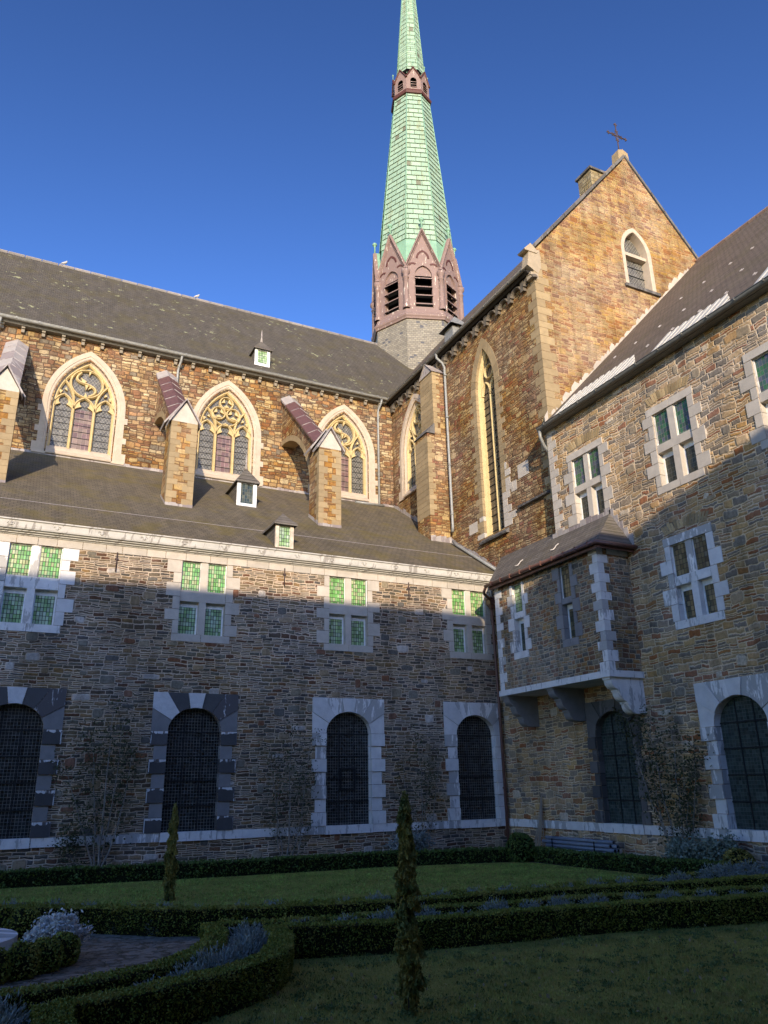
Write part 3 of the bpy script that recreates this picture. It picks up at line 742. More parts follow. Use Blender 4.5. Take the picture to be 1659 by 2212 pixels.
# ================================================================== CLOISTER WING (left)
cw = thing('cloister_wing', 'long grey rubble cloister wing with green leaded windows above tall dark arched windows', 'building')
UC = [.56, 6.05, 11.6, 17.0]
ops = [rect_open(x-.79, x+.79, 7.38, 9.95) for x in UC] + [arch_open(x, 1.12, 4.18, rounded(.87, .75)) for x in UC]
w_ = MB(FA); wall(w_, -9, 18.27, 0, 10.25, ops); w_.build('wall', 'stone_wing', cw)
for i, x in enumerate(UC):
    cross_window(FA, x, 7.38, 9.95, 8.52, 8.90, .79, .24, cw, ('glass_green', 'glass_green_low'), 'bluestone_sun' if i else 'bluestone', top=False)
    arched_window(FA, x, 1.12, 4.18, .75, .87, .55 if i < 3 else .55, 5.42, cw, ['stone_white', 'stone_soot', 'stone_mid', 'stone_white'] if i < 2 else 'bluestone', 'glass_dark', small=.05 if i == 2 else None, clipu=18.2)
lc = MB(FA); x = -9.
while x < 18.2:
    L = random.uniform(.5, .95); L = min(L, 18.24-x); lc.box(x+.008, x+L-.008, -.05, .018+random.uniform(0, .006), 9.962, 10.22); x += L
lc.build('lintel_course', 'bluestone_sun', cw)
def sill_runs(fr, runs, par):
    for a, b_ in runs:
        sb = MB(fr); n = max(1, round((b_-a)/.9)); cuts = [a]+sorted(a+(b_-a)*(i+random.uniform(-.2, .2))/n for i in range(1, n))+[b_]
        for p, q_ in zip(cuts, cuts[1:]): sb.box(p+.003, q_-.003, -.05, .045+random.uniform(0, .006), .86, 1.12)
        sb.build('sill_course', 'bluestone', par)
sill_runs(FA, [(-9, -.37), (1.47, 5.14), (6.96, 10.69), (12.51, 16.09), (17.91, 18.22)], cw)

cn = MB(FA); cn.ext([(-.1, 10.22), (.05, 10.22), (.07, 10.25), (.13, 10.26), (.14, 10.30), (.22, 10.31), (.24, 10.35), (.31, 10.36), (.33, 10.41), (.35, 10.60), (.40, 10.62), (.40, 10.66), (.32, 10.66), (.30, 10.62), (-.1, 10.58)], -9, 18.1)
cn.build('cornice', 'white_cornice', cw)
for k in range(14):
    xx = -.3+1.38*k
    f = MB(FA)
    f.prism([(xx-.02, 10.43), (xx+.02, 10.43), (xx+.03, 10.51), (xx, 10.59), (xx-.03, 10.51)], .335, .368)
    for s_ in (-1, 1):
        f.sweep([(xx+s_*a, b) for a, b in ((.01, 10.45), (.05, 10.53), (.09, 10.54), (.10, 10.49))], .028, .335, .365)
    f.box(xx-.05, xx+.05, .335, .37, 10.455, 10.475)
    f.build('fleur_ornament', 'white_cornice', cw)
SLOPE = .636
ar = MB()
zr = lambda y: 10.66+SLOPE*(y-26.03)
ar.poly([(-9, 26.03, zr(26.03)), (18.72, 26.03, zr(26.03)), (18.72, 36.25, zr(36.25)), (-9, 36.25, zr(36.25))])
ar.build('aisle_roof', 'slate_aisle', cw)
sm_ = MB()
for y in (28.12,):
    sm_.poly([(-9, y, zr(y)+.012), (18.7, y, zr(y)+.012), (18.7, y+.035, zr(y+.035)+.012), (-9, y+.035, zr(y+.035)+.012)])
sm_.build('lead_seam', 'lead_pale', cw)
fl = MB()   # flashings along the nave wall and transept wall
pts = []
x = -9.
while x < 18.6:
    L = random.uniform(.25, .5); hh = random.uniform(.08, .16); fl.quad((x, 36.17, zr(36.17)-.05), (min(x+L, 18.68), 36.17, zr(36.17)-.05), (min(x+L, 18.68), 36.17, zr(36.17)+hh), (x, 36.17, zr(36.17)+hh)); x += L
y = 26.2
while y < 36.1:
    L = random.uniform(.25, .45); hh = random.uniform(.14, .3); fl.quad((18.67, y, zr(y)-.05), (18.67, y+L, zr(y+L)-.05), (18.67, y+L, zr(y+L)+hh), (18.67, y, zr(y)+hh)); y += L
fl.build('roof_flashing', 'lead', cw)
dormer('dormer', cw, 8.60, 9.27, 26.3, 10.80, 1.0, .48, SLOPE, frame='cream_frame', glass='glass_green_low', finial=0)
dormer('dormer', cw, 8.53, 9.40, 31.8, 14.38, 1.15, .75, SLOPE, frame='white_frame', glass='glass_right_low', finial=.75)
for x, z in ((3.05, 9.86), (9.0, 9.93), (14.2, 9.9)):
    a = MB(FA); a.tube([(x, .05, z-.55), (x, .05, z+.12)], .022, 6); a.box(x-.05, x+.05, .0, .07, z-.14, z-.08); a.build('wall_anchor', 'iron', cw)
# corner downpipe with hopper
dp = MB(); 
dp.tube([(17.98, 26.2, 9.25), (18.02, 26.22, 8.9), (18.1, 26.25, 5), (18.12, 26.26, 0)], .06, 10)
hop = [(.06, 9.2), (.09, 9.3), (.15, 9.4), (.17, 9.55), (.15, 9.6), (.19, 9.62), (.19, 9.68)]
for (ra, za), (rb, zb) in zip(hop, hop[1:]):
    A = [dp.vert(17.98+ra*a, 26.18+ra*b, za) for a, b in ((-1, -1), (1, -1), (1, 1), (-1, 1))]; B = [dp.vert(17.98+rb*a, 26.18+rb*b, zb) for a, b in ((-1, -1), (1, -1), (1, 1), (-1, 1))]
    for k in range(4): dp.face((A[k], A[(k+1) % 4], B[(k+1) % 4], B[k]))
for z in (2.2, 4.8, 7.2): dp.tube([(18.08, 26.24, z), (18.08, 26.24, z+.06)], .075, 10)
dp.build('downpipe', 'copper_brown', cw)
dp = MB(); dp.tube([(17.95, 26.0, 10.45), (17.9, 26.08, 10.2), (17.98, 26.15, 9.85), (17.98, 26.18, 9.6)], .05, 8); dp.build('gutter_outlet', 'zinc', cw)

b = MB(FA); b.quad((-9, -.5, 0), (18.2, -.5, 0), (18.2, -.5, 10.3), (-9, -.5, 10.3)); b.build('dark_backing', 'void', cw)  # added dark sheet, stops daylight showing through joints from the open back
# ================================================================== CHURCH
ch = thing('abbey_church', 'ochre rubble abbey church with traceried pointed windows, flying buttresses and steep slate roofs', 'church')
NW = [(2.0, 'S'), (8.95, 'C'), (15.65, 'S')]
nw_open = lambda x: arch_open(x, 17.3, 19.85, pointed(1.45, 2.57))
w_ = MB(FN); wall(w_, -9, 18.75, 16.4, 23.5, [nw_open(x) for x, _ in NW]); w_.build('nave_wall', 'stone_nave', ch)
for x, k in NW: nave_window(FN, x, ch, k)
b = MB(FN); b.quad((-9, -.6, 16), (18.6, -.6, 16), (18.6, -.6, 23.6), (-9, -.6, 23.6)); b.build('dark_backing', 'void', ch)  # added black backing, keeps light from behind out of the nave openings
b = MB(FT); b.quad((-36.2, -.7, 8), (-22.4, -.7, 8), (-22.4, -.7, 23.8), (-36.2, -.7, 23.8)); b.build('dark_backing', 'void', ch)  # same added light-blocking sheet behind the transept wall
b = MB(FG); 
# nave roof
NS = (32.35-23.56)/(43.3-35.75); nz = lambda y: 23.56+NS*(y-35.75)
r_ = MB(); r_.quad((-12, 35.75, nz(35.75)), (25.3, 35.75, nz(35.75)), (25.3, 43.3, nz(43.3)), (-12, 43.3, nz(43.3))); r_.quad((-12, 43.3, nz(43.3)), (25.3, 43.3, nz(43.3)), (25.3, 51, 23.5), (-12, 51, 23.5))
r_.build('nave_roof', 'slate_nave', ch)
rd = MB(); x = -12.
while x < 21.6: rd.tube([(x, 43.3, nz(43.3)+.0), (x+.88, 43.3, nz(43.3)+.0)], .11, 6, smooth=False); x += .92
rd.build('ridge_tiles', 'ridge', ch)
ev = MB(FN); ev.ext([(-.1, 23.42), (.30, 23.42), (.40, 23.50), (.45, 23.55), (-.1, 23.58)], -9, 18.2); ev.build('eave_soffit', 'gutter_dark', ch)
def half_gutter(fr, u0, u1, d, z, r=.13, mat='zinc', nm='gutter', par=None):
    g = MB(fr); n = 8; A = [(d-r*math.cos(math.pi*k/n), z-r*math.sin(math.pi*k/n)) for k in range(n+1)]
    a = [g.vert(u0, *p) for p in A]; b = [g.vert(u1, *p) for p in A]
    for k in range(n): g.face((a[k], b[k], b[k+1], a[k+1]), smooth=True)
    A2 = [(d-(r-.02)*math.cos(math.pi*k/n), z-(r-.02)*math.sin(math.pi*k/n)+.003) for k in range(n+1)]
    a = [g.vert(u0, *p) for p in A2]; b = [g.vert(u1, *p) for p in A2]
    for k in range(n): g.face((a[k], a[k+1], b[k+1], b[k]), smooth=True)
    g.tube([(u0, d+r, z), (u1, d+r, z)], .018, 6)
    u = u0+.5
    while u < u1: g.box(u-.015, u+.015, d+r-.02, d+r+.025, z-.06, z+.03); u += 1.0
    return g.build(nm, mat, par)
half_gutter(FN, -9, 18.25, .50, 23.62, .12, 'zinc', 'gutter', ch)
x = -8.4
while x < 18.2:
    b = MB(FN); b.prism([(x-.07, 23.14), (x+.07, 23.14), (x+.08, 23.42), (x-.08, 23.42)], -.05, .16); b.prism([(x-.08, 23.32), (x+.08, 23.32), (x+.08, 23.42), (x-.08, 23.42)], .16, .24); b.build('eave_bracket', 'bracket', ch); x += .905
for xx, bot, extra in ((6.28, 17.3, None), (17.78, 17.15, 1), (-2.2, 17.3, None)):
    p = MB(FN); pts = [(xx+.05, .48, 23.55), (xx+.03, .44, 23.3), (xx-.02, .16, 23.0), (xx-.04, .13, 22.8), (xx-.05, .13, bot)]
    if extra: pts += [(xx-.08, .16, bot-.06), (xx-.4, .2, bot-.1)]
    p.tube(pts, .065, 9)
    for z in (18.6, 20.4, 22.3): p.tube([(xx-.045, .13, z), (xx-.045, .13, z+.06)], .08, 9)
    p.build('downpipe', 'zinc', ch)
    if extra:
        p = MB(FN); p.tube([(16.2, .28, 17.0), (17.95, .28, 17.02)], .075, 9); p.build('roof_pipe', 'zinc', ch)
        
# flying buttresses
def flying(xc, capmat):
    w = 1.08; x0, x1 = xc-w/2, xc+w/2; yf, yb = 30.2, 31.4
    fb = MB()
    # pier
    zb = 12.9
    fb.quad((x0, yf, zb), (x1, yf, zb), (x1, yf, 17.15), (x0, yf, 17.15)); fb.quad((x1, yf, zb), (x1, yb, zb), (x1, yb, 17.3), (x1, yf, 17.15)); fb.quad((x0, yb, zb), (x0, yf, zb), (x0, yf, 17.15), (x0, yb, 17.3)); fb.quad((x1, yb, zb), (x0, yb, zb), (x0, yb, 17.3), (x1, yb, 17.3))
    pr = fb.build('flying_buttress', 'stone_pier', ch)
    q = MB()  # dressed corner stones
    z = zb+.5; k = 0
    while z < 16.9:
        h = random.uniform(.24, .34); l1, l2 = (.42, .25) if k % 2 else (.24, .45)
        q.box(x0-.012, x0+l1, yf-.012, yf+l2, z+.006, z+h-.006); q.box(x1-l2, x1+.012, yf-.012, yf+l1, z+.006, z+h-.006); z += h; k += 1
    q.build('quoins', 'ashlar', pr)
    f = MB(); fx0, fx1 = xc-.36, xc+.36
    # flyer web: straight top, quarter-arch below
    top = [(31.2, 17.75), (36.2, 22.35)]
    arcs = []
    for i in range(13):
        a = R(90*i/12)         # from springing on pier up to the nave wall
        arcs.append((31.4+4.8*math.sin(a) if False else 36.2-4.75*math.cos(a)**1.0, 14.1+5.55*math.sin(a)))
    # arch from (31.45,14.1) up to (36.2,19.65)
    poly = [(31.3, 14.1)]+arcs+[(36.2, 22.35), (31.2, 17.75)]
    a = [f.vert(fx0, y, z) for y, z in poly]; b = [f.vert(fx1, y, z) for y, z in poly]
    n = len(poly)
    for i in range(n): f.face((a[i], b[i], b[(i+1) % n], a[(i+1) % n]))
    f.face(a[::-1]); f.face(b)
    f.build('flyer', 'stone_transept', pr)
    vr = MB()   # dressed voussoirs along the arch, both sides
    for (ya, za), (yb_, zb_) in zip(arcs, arcs[1:]):
        ny, nz_ = -(zb_-za), (yb_-ya); L = math.hypot(ny, nz_); ny, nz_ = ny/L*.28, nz_/L*.28
        for xs in (fx0-.012, fx1+.012):
            vr.quad((xs, ya, za), (xs, yb_, zb_), (xs, yb_+ny, zb_+nz_), (xs, ya+ny, za+nz_))
        vr.quad((fx0-.012, ya, za-.006), (fx1+.012, ya, za-.006), (fx1+.012, yb_, zb_-.006), (fx0-.012, yb_, zb_-.006))
    vr.build('arch_stones', 'ashlar', pr)
    # roof of the flyer: two slopes of lead sheet with seams
    c = MB(); hwid = .50; e = .30
    P0 = (31.0, 17.72); P1 = (36.2, 22.5)
    def pt(t, s_, up_=0): y = P0[0]+(P1[0]-P0[0])*t; z = P0[1]+(P1[1]-P0[1])*t; return (xc+s_*hwid, y, z+e*(1-abs(s_))+up_)
    ns = 6
    for i in range(ns):
        for s_ in (-1, 1):
            A, B, C_, D_ = pt(i/ns, s_), pt((i+1)/ns, s_), pt((i+1)/ns, 0), pt(i/ns, 0)
            mi = 1 if i == ns-1 else 0
            c.poly([A, B, C_, D_] if s_ < 0 else [D_, C_, B, A], mi)
            c.poly([A, B, (B[0], B[1], B[2]-.12), (A[0], A[1], A[2]-.12)], mi)
    c.poly([pt(0, -1, -.12), pt(0, 1, -.12), pt(1, 1, -.12), pt(1, -1, -.12)], 0)
    for i in range(1, ns):
        for s_ in (-1, 1):
            t = i/ns; A, D_ = pt(t, s_*1.0, .006), pt(t, s_*.05, .006); B, C_ = pt(t+.010, s_*1.0, .006), pt(t+.010, s_*.05, .006)
            A2 = pt(t, s_*1., .03)
            c.tube([A, D_], .02, 5, mi=1)
    c.build('lead_capping', [capmat, 'lead'], pr)
    # gabled cap of the pier
    g = MB()
    zs_, zp = 17.1, 18.05
    g.poly([(x0, yf-.015, zs_), (x1, yf-.015, zs_), (x1, yf-.015, zs_+.1), (xc, yf-.015, zp), (x0, yf-.015, zs_+.1)]); 
    g.build('gable_stone', 'bluestone_sun', pr)
    g = MB(); yb2 = 31.6; ov = .12; 
    for s_ in (-1, 1):
        o = .09
        for yy0, yy1, rise_ in ((yf-.14, yf+.5, 0), (yf+.5, yb2, .16)):
            xe = xc+s_*(w/2+ov+rise_*.6)
            A = (xe, yy0, zs_-.10+rise_); B = (xe, yy1, zs_-.10+rise_); C_ = (xc, yy1, zp+.08+rise_); D_ = (xc, yy0, zp+.08+rise_)
            up_ = (0, 0, .07)
            lo = [A, B, C_, D_]; hi = [(p[0]+s_*.03, p[1], p[2]+.08) if j < 2 else (p[0], p[1], p[2]+.08) for j, p in enumerate(lo)]
            g.poly(lo); g.poly(hi)
            for k in range(4): g.poly([lo[k], lo[(k+1) % 4], hi[(k+1) % 4], hi[k]])
    g.build('gable_cap', 'lead', pr)
    fl = MB(); # base flashing
    for i in range(5):
        xa = x0-.02+(w+.04)*i/5; xb = x0-.02+(w+.04)*(i+1)/5; hh = random.uniform(.08, .14)
        fl.quad((xa, yf-.02, zr(yf)-.03), (xb, yf-.02, zr(yf)-.03), (xb, yf-.02, zr(yf)+hh), (xa, yf-.02, zr(yf)+hh))
    for xs in (x0-.02, x1+.02):
        for i in range(5):
            ya = yf+(yb-yf)*i/5; yb_ = yf+(yb-yf)*(i+1)/5; hh = random.uniform(.1, .2)
            fl.quad((xs, ya, zr(ya)-.03), (xs, yb_, zr(yb_)-.03), (xs, yb_, zr(yb_)+hh), (xs, ya, zr(ya)+hh))
    fl.build('flashing', 'lead', pr)
for xc, m_ in ((-1.30, 'lead'), (5.68, 'lead_red'), (12.36, 'lead_red')): flying(xc, m_)
dormer('dormer', ch, 10.40, 11.22, 36.45, 24.5, 1.0, .65, NS, frame='white_frame', glass='glass_green_low', finial=.75)

# transept west wall
T2 = arch_open(-26.60, 12.75, 19.9, pointed(.78, 2.15)); T1 = arch_open(-33.35, 17.3, 19.85, pointed(1.45, 2.57))
w_ = MB(FT); wall(w_, -36.3, -22.3, 8.5, 23.6, [T1, T2]); w_.build('transept_wall', 'stone_transept', ch)
nave_window(FT, -33.35, ch, 'S')
def lancet():
    m_ = MB(FT); uc = -26.6; hw, rise, zs, z0 = .78, 2.15, 19.9, 12.75
    rnd = random.Random(3)
    # jamb blocks flush with the wall, then splayed reveal
    for sgn in (-1, 1):
        z = z0; k = 0
        while z < zs-.05:
            h = min(rnd.uniform(.22, .34), zs-z); wd = (.30 if k % 2 else .55)+rnd.uniform(-.04, .04)
            if zs-z-h < .12: h = zs-z
            a, b = uc+sgn*hw, uc+sgn*(hw+wd); m_.box(min(a, b), max(a, b), -.14, .015, z+.006, z+h-.006, mi=1 if (z < z0+1.4 and (sgn > 0 or k % 3 == 0)) else 0); z += h; k += 1
    A = pointed(hw, rise, 7); B = pointed(hw, rise, 7, .42)
    for i in range(len(A)-1):
        m_.prism(shrink([(uc+A[i][0], zs+A[i][1]), (uc+B[i][0], zs+B[i][1]), (uc+B[i+1][0], zs+B[i+1][1]), (uc+A[i+1][0], zs+A[i+1][1])], .006), -.14, .014)
    for z, l in ((13.0, .9), (13.35, .6), (14.3, .8), (14.6, .65), (15.0, .7), (15.35, .45)):
        m_.box(uc+hw+.3, uc+hw+l, -.1, .02, z, z+.3, 1)
    win = m_.build('lancet_window', ['ashlar', 'bluestone_sun'], ch)
    rv = MB(FT); loft_outline(rv, uc, z0, zs, hw, rise, [(0, -.12), (-.02, -.13), (-.08, -.20), (-.10, -.22), (-.11, -.42)], 10); rv.build('splayed_reveal', 'tracery', win)
    t = MB(FT); t.sweep([(uc, z0), (uc, zs+.1)], .10, -.37, -.24)
    for sg in (-1, 1):
        t.sweep([(uc+sg*.33+x, zs-.1+z) for x, z in pointed(.32, .62, 7)], .09, -.37, -.24)
        t.tube([(uc+sg*.0, -.28, zs-.25), (uc, -.28, zs-.1)], .07, 8)
    t.sweep(circle(uc, zs+.98, .34), .09, -.37, -.24, closed=True); t.build('tracery', 'tracery', win)
    g = MB(FT); g.poly([(uc+x, -.38, zs+z) for x, z in pointed(hw, rise)][::-1]+[(uc-hw, -.38, z0), (uc+hw, -.38, z0)]); g.build('leaded_glass', 'glass_brown', win)
    b = MB(FT); z = z0+.3
    while z < zs+.6: b.box(uc-hw+.10, uc+hw-.10, -.378, -.35, z-.014, z+.014); z += .36
    b.build('saddle_bars', 'bar', win)
    s_ = MB(FT); s_.ext([(-.6, 12.55), (.16, 12.45), (.2, 12.52), (-.1, 12.78), (-.6, 12.95)], uc-hw-.25, uc+hw+.3); s_.build('sill', 'bluestone_grey', win)
lancet()
# string stub and odd white blocks on the wall
b = MB(FT); b.ext([(-.05, 13.2), (.16, 13.22), (.18, 13.3), (-.05, 13.42)], -24.6, -22.6); b.build('string_course', 'bluestone_grey', ch)
for u, z, l, h in ((-24.6, 14.55, .75, .62), (-25.15, 14.15, .4, .45), (-28.6, 13.2, .7, .5)):
    b = MB(FT); b.box(u, u+l, -.05, .012, z, z+h); b.build('patch_stone', 'bluestone_sun', ch)
# transept buttress
tb = MB()
x1_, x2_ = 17.57, 17.98; ya, yb = 30.2, 31.45
tb.prism_ = None
def boxw(mb, a, b, c, d, e, f): mb.box(a, b, c, d, e, f)
tb.box(x1_, 18.72, ya, yb, 12.3, 19.0); tb.box(x2_, 18.72, ya+.003, yb-.003, 19.0, 22.55)
pb = tb.build('wall_buttress', 'stone_transept', ch)
q = MB()
z = 14.6; k = 0
while z < 22.4:
    h = random.uniform(.24, .32); xx = x1_ if z+h < 19.0 else x2_
    l1, l2 = (.38, .6) if k % 2 else (.22, .95)
    q.box(xx-.013, xx+l1, ya-.013, ya+.3, z+.006, z+h-.006); q.box(xx-.011, xx+.2, ya+.303, yb+.012, z+.006, z+h-.006); z += h; k += 1
    if abs(z-19.0) < .3: z = 19.02
q.build('quoins', 'ashlar', pb)
q = MB(); q.poly([(x1_-.08, ya-.06, 18.95), (x1_-.08, yb+.06, 18.95), (x2_, yb+.06, 19.55), (x2_, ya-.06, 19.55)]); q.poly([(x1_-.08, ya-.06, 18.95), (x2_, ya-.06, 19.55), (x2_, ya-.06, 18.95)]); q.poly([(x1_-.08, ya-.06, 18.95), (x1_-.08, yb+.06, 18.95), (x2_, yb+.06, 18.9), (x2_, ya-.06, 18.9)])
q.build('weathering', 'bluestone_grey', pb)
q = MB(); ym = (ya+yb)/2
q.poly([(x2_-.06, ya-.08, 22.5), (x2_-.06, ym, 23.25), (18.75, ym, 23.25), (18.75, ya-.08, 22.5)]); q.poly([(x2_-.06, yb+.08, 22.5), (x2_-.06, ym, 23.25), (18.75, ym, 23.25), (18.75, yb+.08, 22.5)]); q.poly([(x2_-.003, ya, 22.5), (x2_-.003, yb, 22.5), (x2_-.003, ym, 23.2)]); q.poly([(x2_-.06, ya-.08, 22.5), (x2_-.06, yb+.08, 22.5), (18.7, yb+.08, 22.48), (18.7, ya-.08, 22.48)])
q.build('gable_cap', 'lead', pb)
# base flashing of buttress
q = MB()
for i in range(4):
    xa = x1_-.03+1.15*i/4; q.quad((xa, ya-.03, 13.0), (xa+.28, ya-.03, 13.0), (xa+.28, ya-.03, zr(ya)+.3), (xa, ya-.03, zr(ya)+random.uniform(.2, .35)))
q.build('flashing', 'lead', pb)
ev = MB(FT); ev.ext([(-.1, 23.42), (.25, 23.42), (.34, 23.50), (.38, 23.56), (-.1, 23.6)], -36.1, -22.4); ev.build('eave_soffit', 'soffit_dark', ch)
half_gutter(FT, -36.0, -22.45, .44, 23.60, .095, 'gutter_dark', 'gutter', ch)
u = -35.9
while u < -22.9:
    b = MB(FT)
    pl = [(u-.11, 22.9), (u+.11, 22.9), (u+.11, 23.42), (u-.11, 23.42)]
    b.prism(pl, -.05, .17); b.build('eave_bracket', 'corbel_dark', ch)
    cr = MB(FT); cr.sweep([(u+.5+.36*math.cos(R(a)), 23.08+.28*math.sin(R(a))) for a in range(0, 181, 20)], .13, -.02, .20); cr.build('corbel_arch', 'corbel_dark', ch)
    u += .99
p = MB(FT); p.tube([(-30.12, .46, 23.55), (-30.1, .44, 23.3), (-29.97, .18, 22.98), (-29.9, .12, 22.7), (-29.85, .12, 14.0), (-29.85, .14, 13.75)], .07, 9)
for z in (14.6, 17.2, 19.8, 22.2): p.tube([(-29.86, .12, z), (-29.86, .12, z+.07)], .09, 9)
p.build('downpipe', 'zinc', ch)
p = MB(); p.tube([(18.5, 29.75, zr(29.75)+.22), (18.48, 29.4, zr(29.4)+.14), (18.45, 26.15, zr(26.15)+.12)], .07, 9); p.build('roof_pipe', 'zinc', ch)

# transept roof and gable
TS = (32.45-23.6)/(25.3-18.3); tz = lambda x: 23.6+TS*(x-18.3)
r_ = MB(); r_.quad((18.3, 22.45, tz(18.3)), (25.3, 22.45, tz(25.3)), (25.3, 60, tz(25.3)), (18.3, 60, tz(18.3))); r_.quad((25.3, 22.45, tz(25.3)), (32.3, 22.45, tz(18.3)), (32.3, 60, tz(18.3)), (25.3, 60, tz(25.3))); r_.build('transept_roof', 'slate_right', ch)
gw = arch_open(25.12, 24.52, 26.62, pointed(.75, 1.23))
w_ = MB(FG); wall(w_, 18.7, 31.9, 8.5, 24, [gw], top=[(18.7, 24.55), (25.3, 32.5), (31.9, 24.55)]); w_.build('transept_gable', 'stone_gable', ch)
bk = MB(Frame((0, 22.8, 0), (1, 0, 0))); bk.poly([(18.7, 0, 23.5), (31.9, 0, 23.5), (31.9, 0, 24.9), (25.3, 0, 32.85), (18.7, 0, 24.9)]); bk.build('gable_back', 'stone_gable', ch)
q = MB(FG); z = 13.0; k = 0
while z < 24.2:
    h = random.uniform(.3, .42); l1 = .75 if k % 2 else .45
    q.box(18.688, 18.7+l1, -.3 if k % 2 else -.6, .012, z+.008, z+h-.008); z += h; k += 1
q.build('quoins', 'ashlar', ch)
cp_ = MB(FG)
for s_ in (-1, 1):
    n = 9
    for i in range(n):
        t0, t1 = i/n+.002, (i+1)/n-.002
        A = (25.3+s_*6.75*(1-t0), 24.5+8.1*t0); B = (25.3+s_*6.75*(1-t1), 24.5+8.1*t1)
        pl = [A, B, (B[0]+s_*.04, B[1]+.17), (A[0]+s_*.04, A[1]+.17)]
        cp_.prism(pl, -.36, .05)
cp_.build('gable_coping', 'bluestone_grey', ch)
kn = MB(FG)   # kneeler stone at the foot of the rake
kn.prism([(18.35, 23.75), (18.9, 23.45), (19.1, 23.8), (19.1, 24.75), (18.5, 24.6)], -.4, .03)
kn.prism([(18.22, 24.55), (18.60, 24.95), (18.98, 24.62), (18.9, 24.5), (18.3, 24.5)], -.45, .07)
kn.box(18.5, 18.9, -.3, .028, 23.15, 23.45); kn.build('kneeler', 'kneeler', ch)
ap = MB(FG); ap.prism([(24.93, 32.35), (25.67, 32.35), (25.62, 33.0), (25.3, 33.15), (24.98, 33.0)], -.50, -.02); ap.build('apex_stone', 'ashlar', ch)
# gable window
m_ = MB(FG); uc, hw, rise, zs, z0 = 25.12, .74, 1.22, 26.62, 24.52
loft_outline(m_, uc, z0, zs, hw, rise, [(.22, -.02), (.22, .02), (.03, .02), (0, .0), (-.03, -.45)], 9)
gwin = m_.build('gable_window', 'frame_stone', ch)
m_ = MB(FG); m_.box(uc-hw, uc+hw, -.42, -.12, 26.42, 26.60); m_.build('transom', 'frame_stone', gwin)
m_ = MB(FG); m_.box(uc-hw-.32, uc+hw+.38, -.28, .12, 24.38, 24.54); m_.build('sill', 'bluestone_grey', gwin)
g = MB(FG); g.poly([(uc+x, -.4, zs+z) for x, z in pointed(hw, rise)][::-1]+[(uc-hw, -.4, z0), (uc+hw, -.4, z0)]); g.build('leaded_glass', 'glass_diamond', gwin)
b = MB(FG)
for z in (25.0, 25.5, 26.0): b.box(uc-hw, uc+hw, -.398, -.37, z-.015, z+.015)
b.build('saddle_bars', 'bar', gwin)
# chimney behind the gable
c = MB(); c.box(23.55, 24.65, 23.0, 23.95, 28.5, 31.75); chm = c.build('chimney', 'chimney_stone', ch)
c = MB(); c.box(23.45, 24.75, 22.9, 24.05, 31.75, 31.88); c.box(23.6, 24.6, 23.05, 23.9, 31.88, 31.94); c.build('chimney_cap', 'bluestone_grey', chm)
# iron cross
c = MB(Frame((0, 22.55, 0), (1, 0, 0))); xx = 25.3
c.tube([(xx, 0, 33.05), (xx, 0, 35.0)], .03, 7); c.tube([(xx-.58, 0, 34.25), (xx+.58, 0, 34.25)], .03, 7)
for a, z in ((-.58, 34.25), (.58, 34.25), (0, 35.0)):
    for dx, dz in ((0, .07), (0, -.07), (.07, 0), (-.07, 0)): c.sphere((xx+a+dx, 0, z+dz), .045, n=6, m=4)
for s_ in (-1, 1):
    for t in (-1, 1):
        c.tube([(xx+s_*.06, 0, 34.25+t*.30), (xx+s_*.10, 0, 34.25+t*.10), (xx+s_*.30, 0, 34.25+t*.06)], .018, 5)
        c.sphere((xx+s_*.08, 0, 34.25+t*.32), .035, n=6, m=4); c.sphere((xx+s_*.32, 0, 34.25+t*.08), .035, n=6, m=4)
for k in range(6): c.sphere((xx+.08*math.cos(k), .08*math.sin(k), 33.2+.03*(k % 2)), .045, n=6, m=4)
c.build('iron_cross', 'iron', ch)

# ================================================================== SPIRE
sp = thing('church_spire', 'tall octagonal spire of pale green copper over a brown louvred belfry', 'spire', (24.72, 43.3, 24))
SC = (24.72, 43.3); ROT = 3.
def sc(z): return (SC[0]+max(0, z-40)*.010, SC[1])
def oct_(R_, z, k, rot=ROT):
    a = R(45*k+rot); c = sc(z); return (c[0]+R_*math.cos(a), c[1]+R_*math.sin(a), z)
SB = (24.72, 43.3, 24)
def obuild(mb, nm, mt, par): return mb.build(nm, mt, par, base=SB)
def octring(mb, Ra, za, Rb, zb, mi=0, uvm=True, v0=0., v1=0.):
    for k in range(8):
        a, b, c, d = oct_(Ra, za, k), oct_(Ra, za, k+1), oct_(Rb, zb, k+1), oct_(Rb, zb, k)
        la = Ra*.7654/2; lb = Rb*.7654/2; o = k*7.3
        mb.quad(a, b, c, d, mi, [(o-la, v0), (o+la, v0), (o+lb, v1), (o-lb, v1)])
d_ = MB(); octring(d_, 3.45, 22, 3.45, 33.5, v0=22, v1=33.5); obuild(d_, 'slate_drum', 'drum', sp)
d_ = MB()
pr = [(3.45, 33.28), (3.58, 33.30), (3.62, 33.40), (3.70, 33.50), (3.72, 33.62), (3.60, 33.74), (3.52, 33.90), (3.44, 34.18), (3.20, 34.2)]
for (a, b), (c, d) in zip(pr, pr[1:]): octring(d_, a, b, c, d)
bf = obuild(d_, 'belfry_cornice', 'paint', sp)
d_ = MB(); octring(d_, 2.75, 33.9, 2.75, 38.2); obuild(d_, 'belfry_core', 'void', sp)
def face_frame(k, R_, z=38):
    a, b = Vector(oct_(R_, z, k)), Vector(oct_(R_, z, k+1)); a.z = b.z = 0
    mid = (a+b)/2; U = (b-a).normalized(); return Frame(mid, U), (b-a).length/2
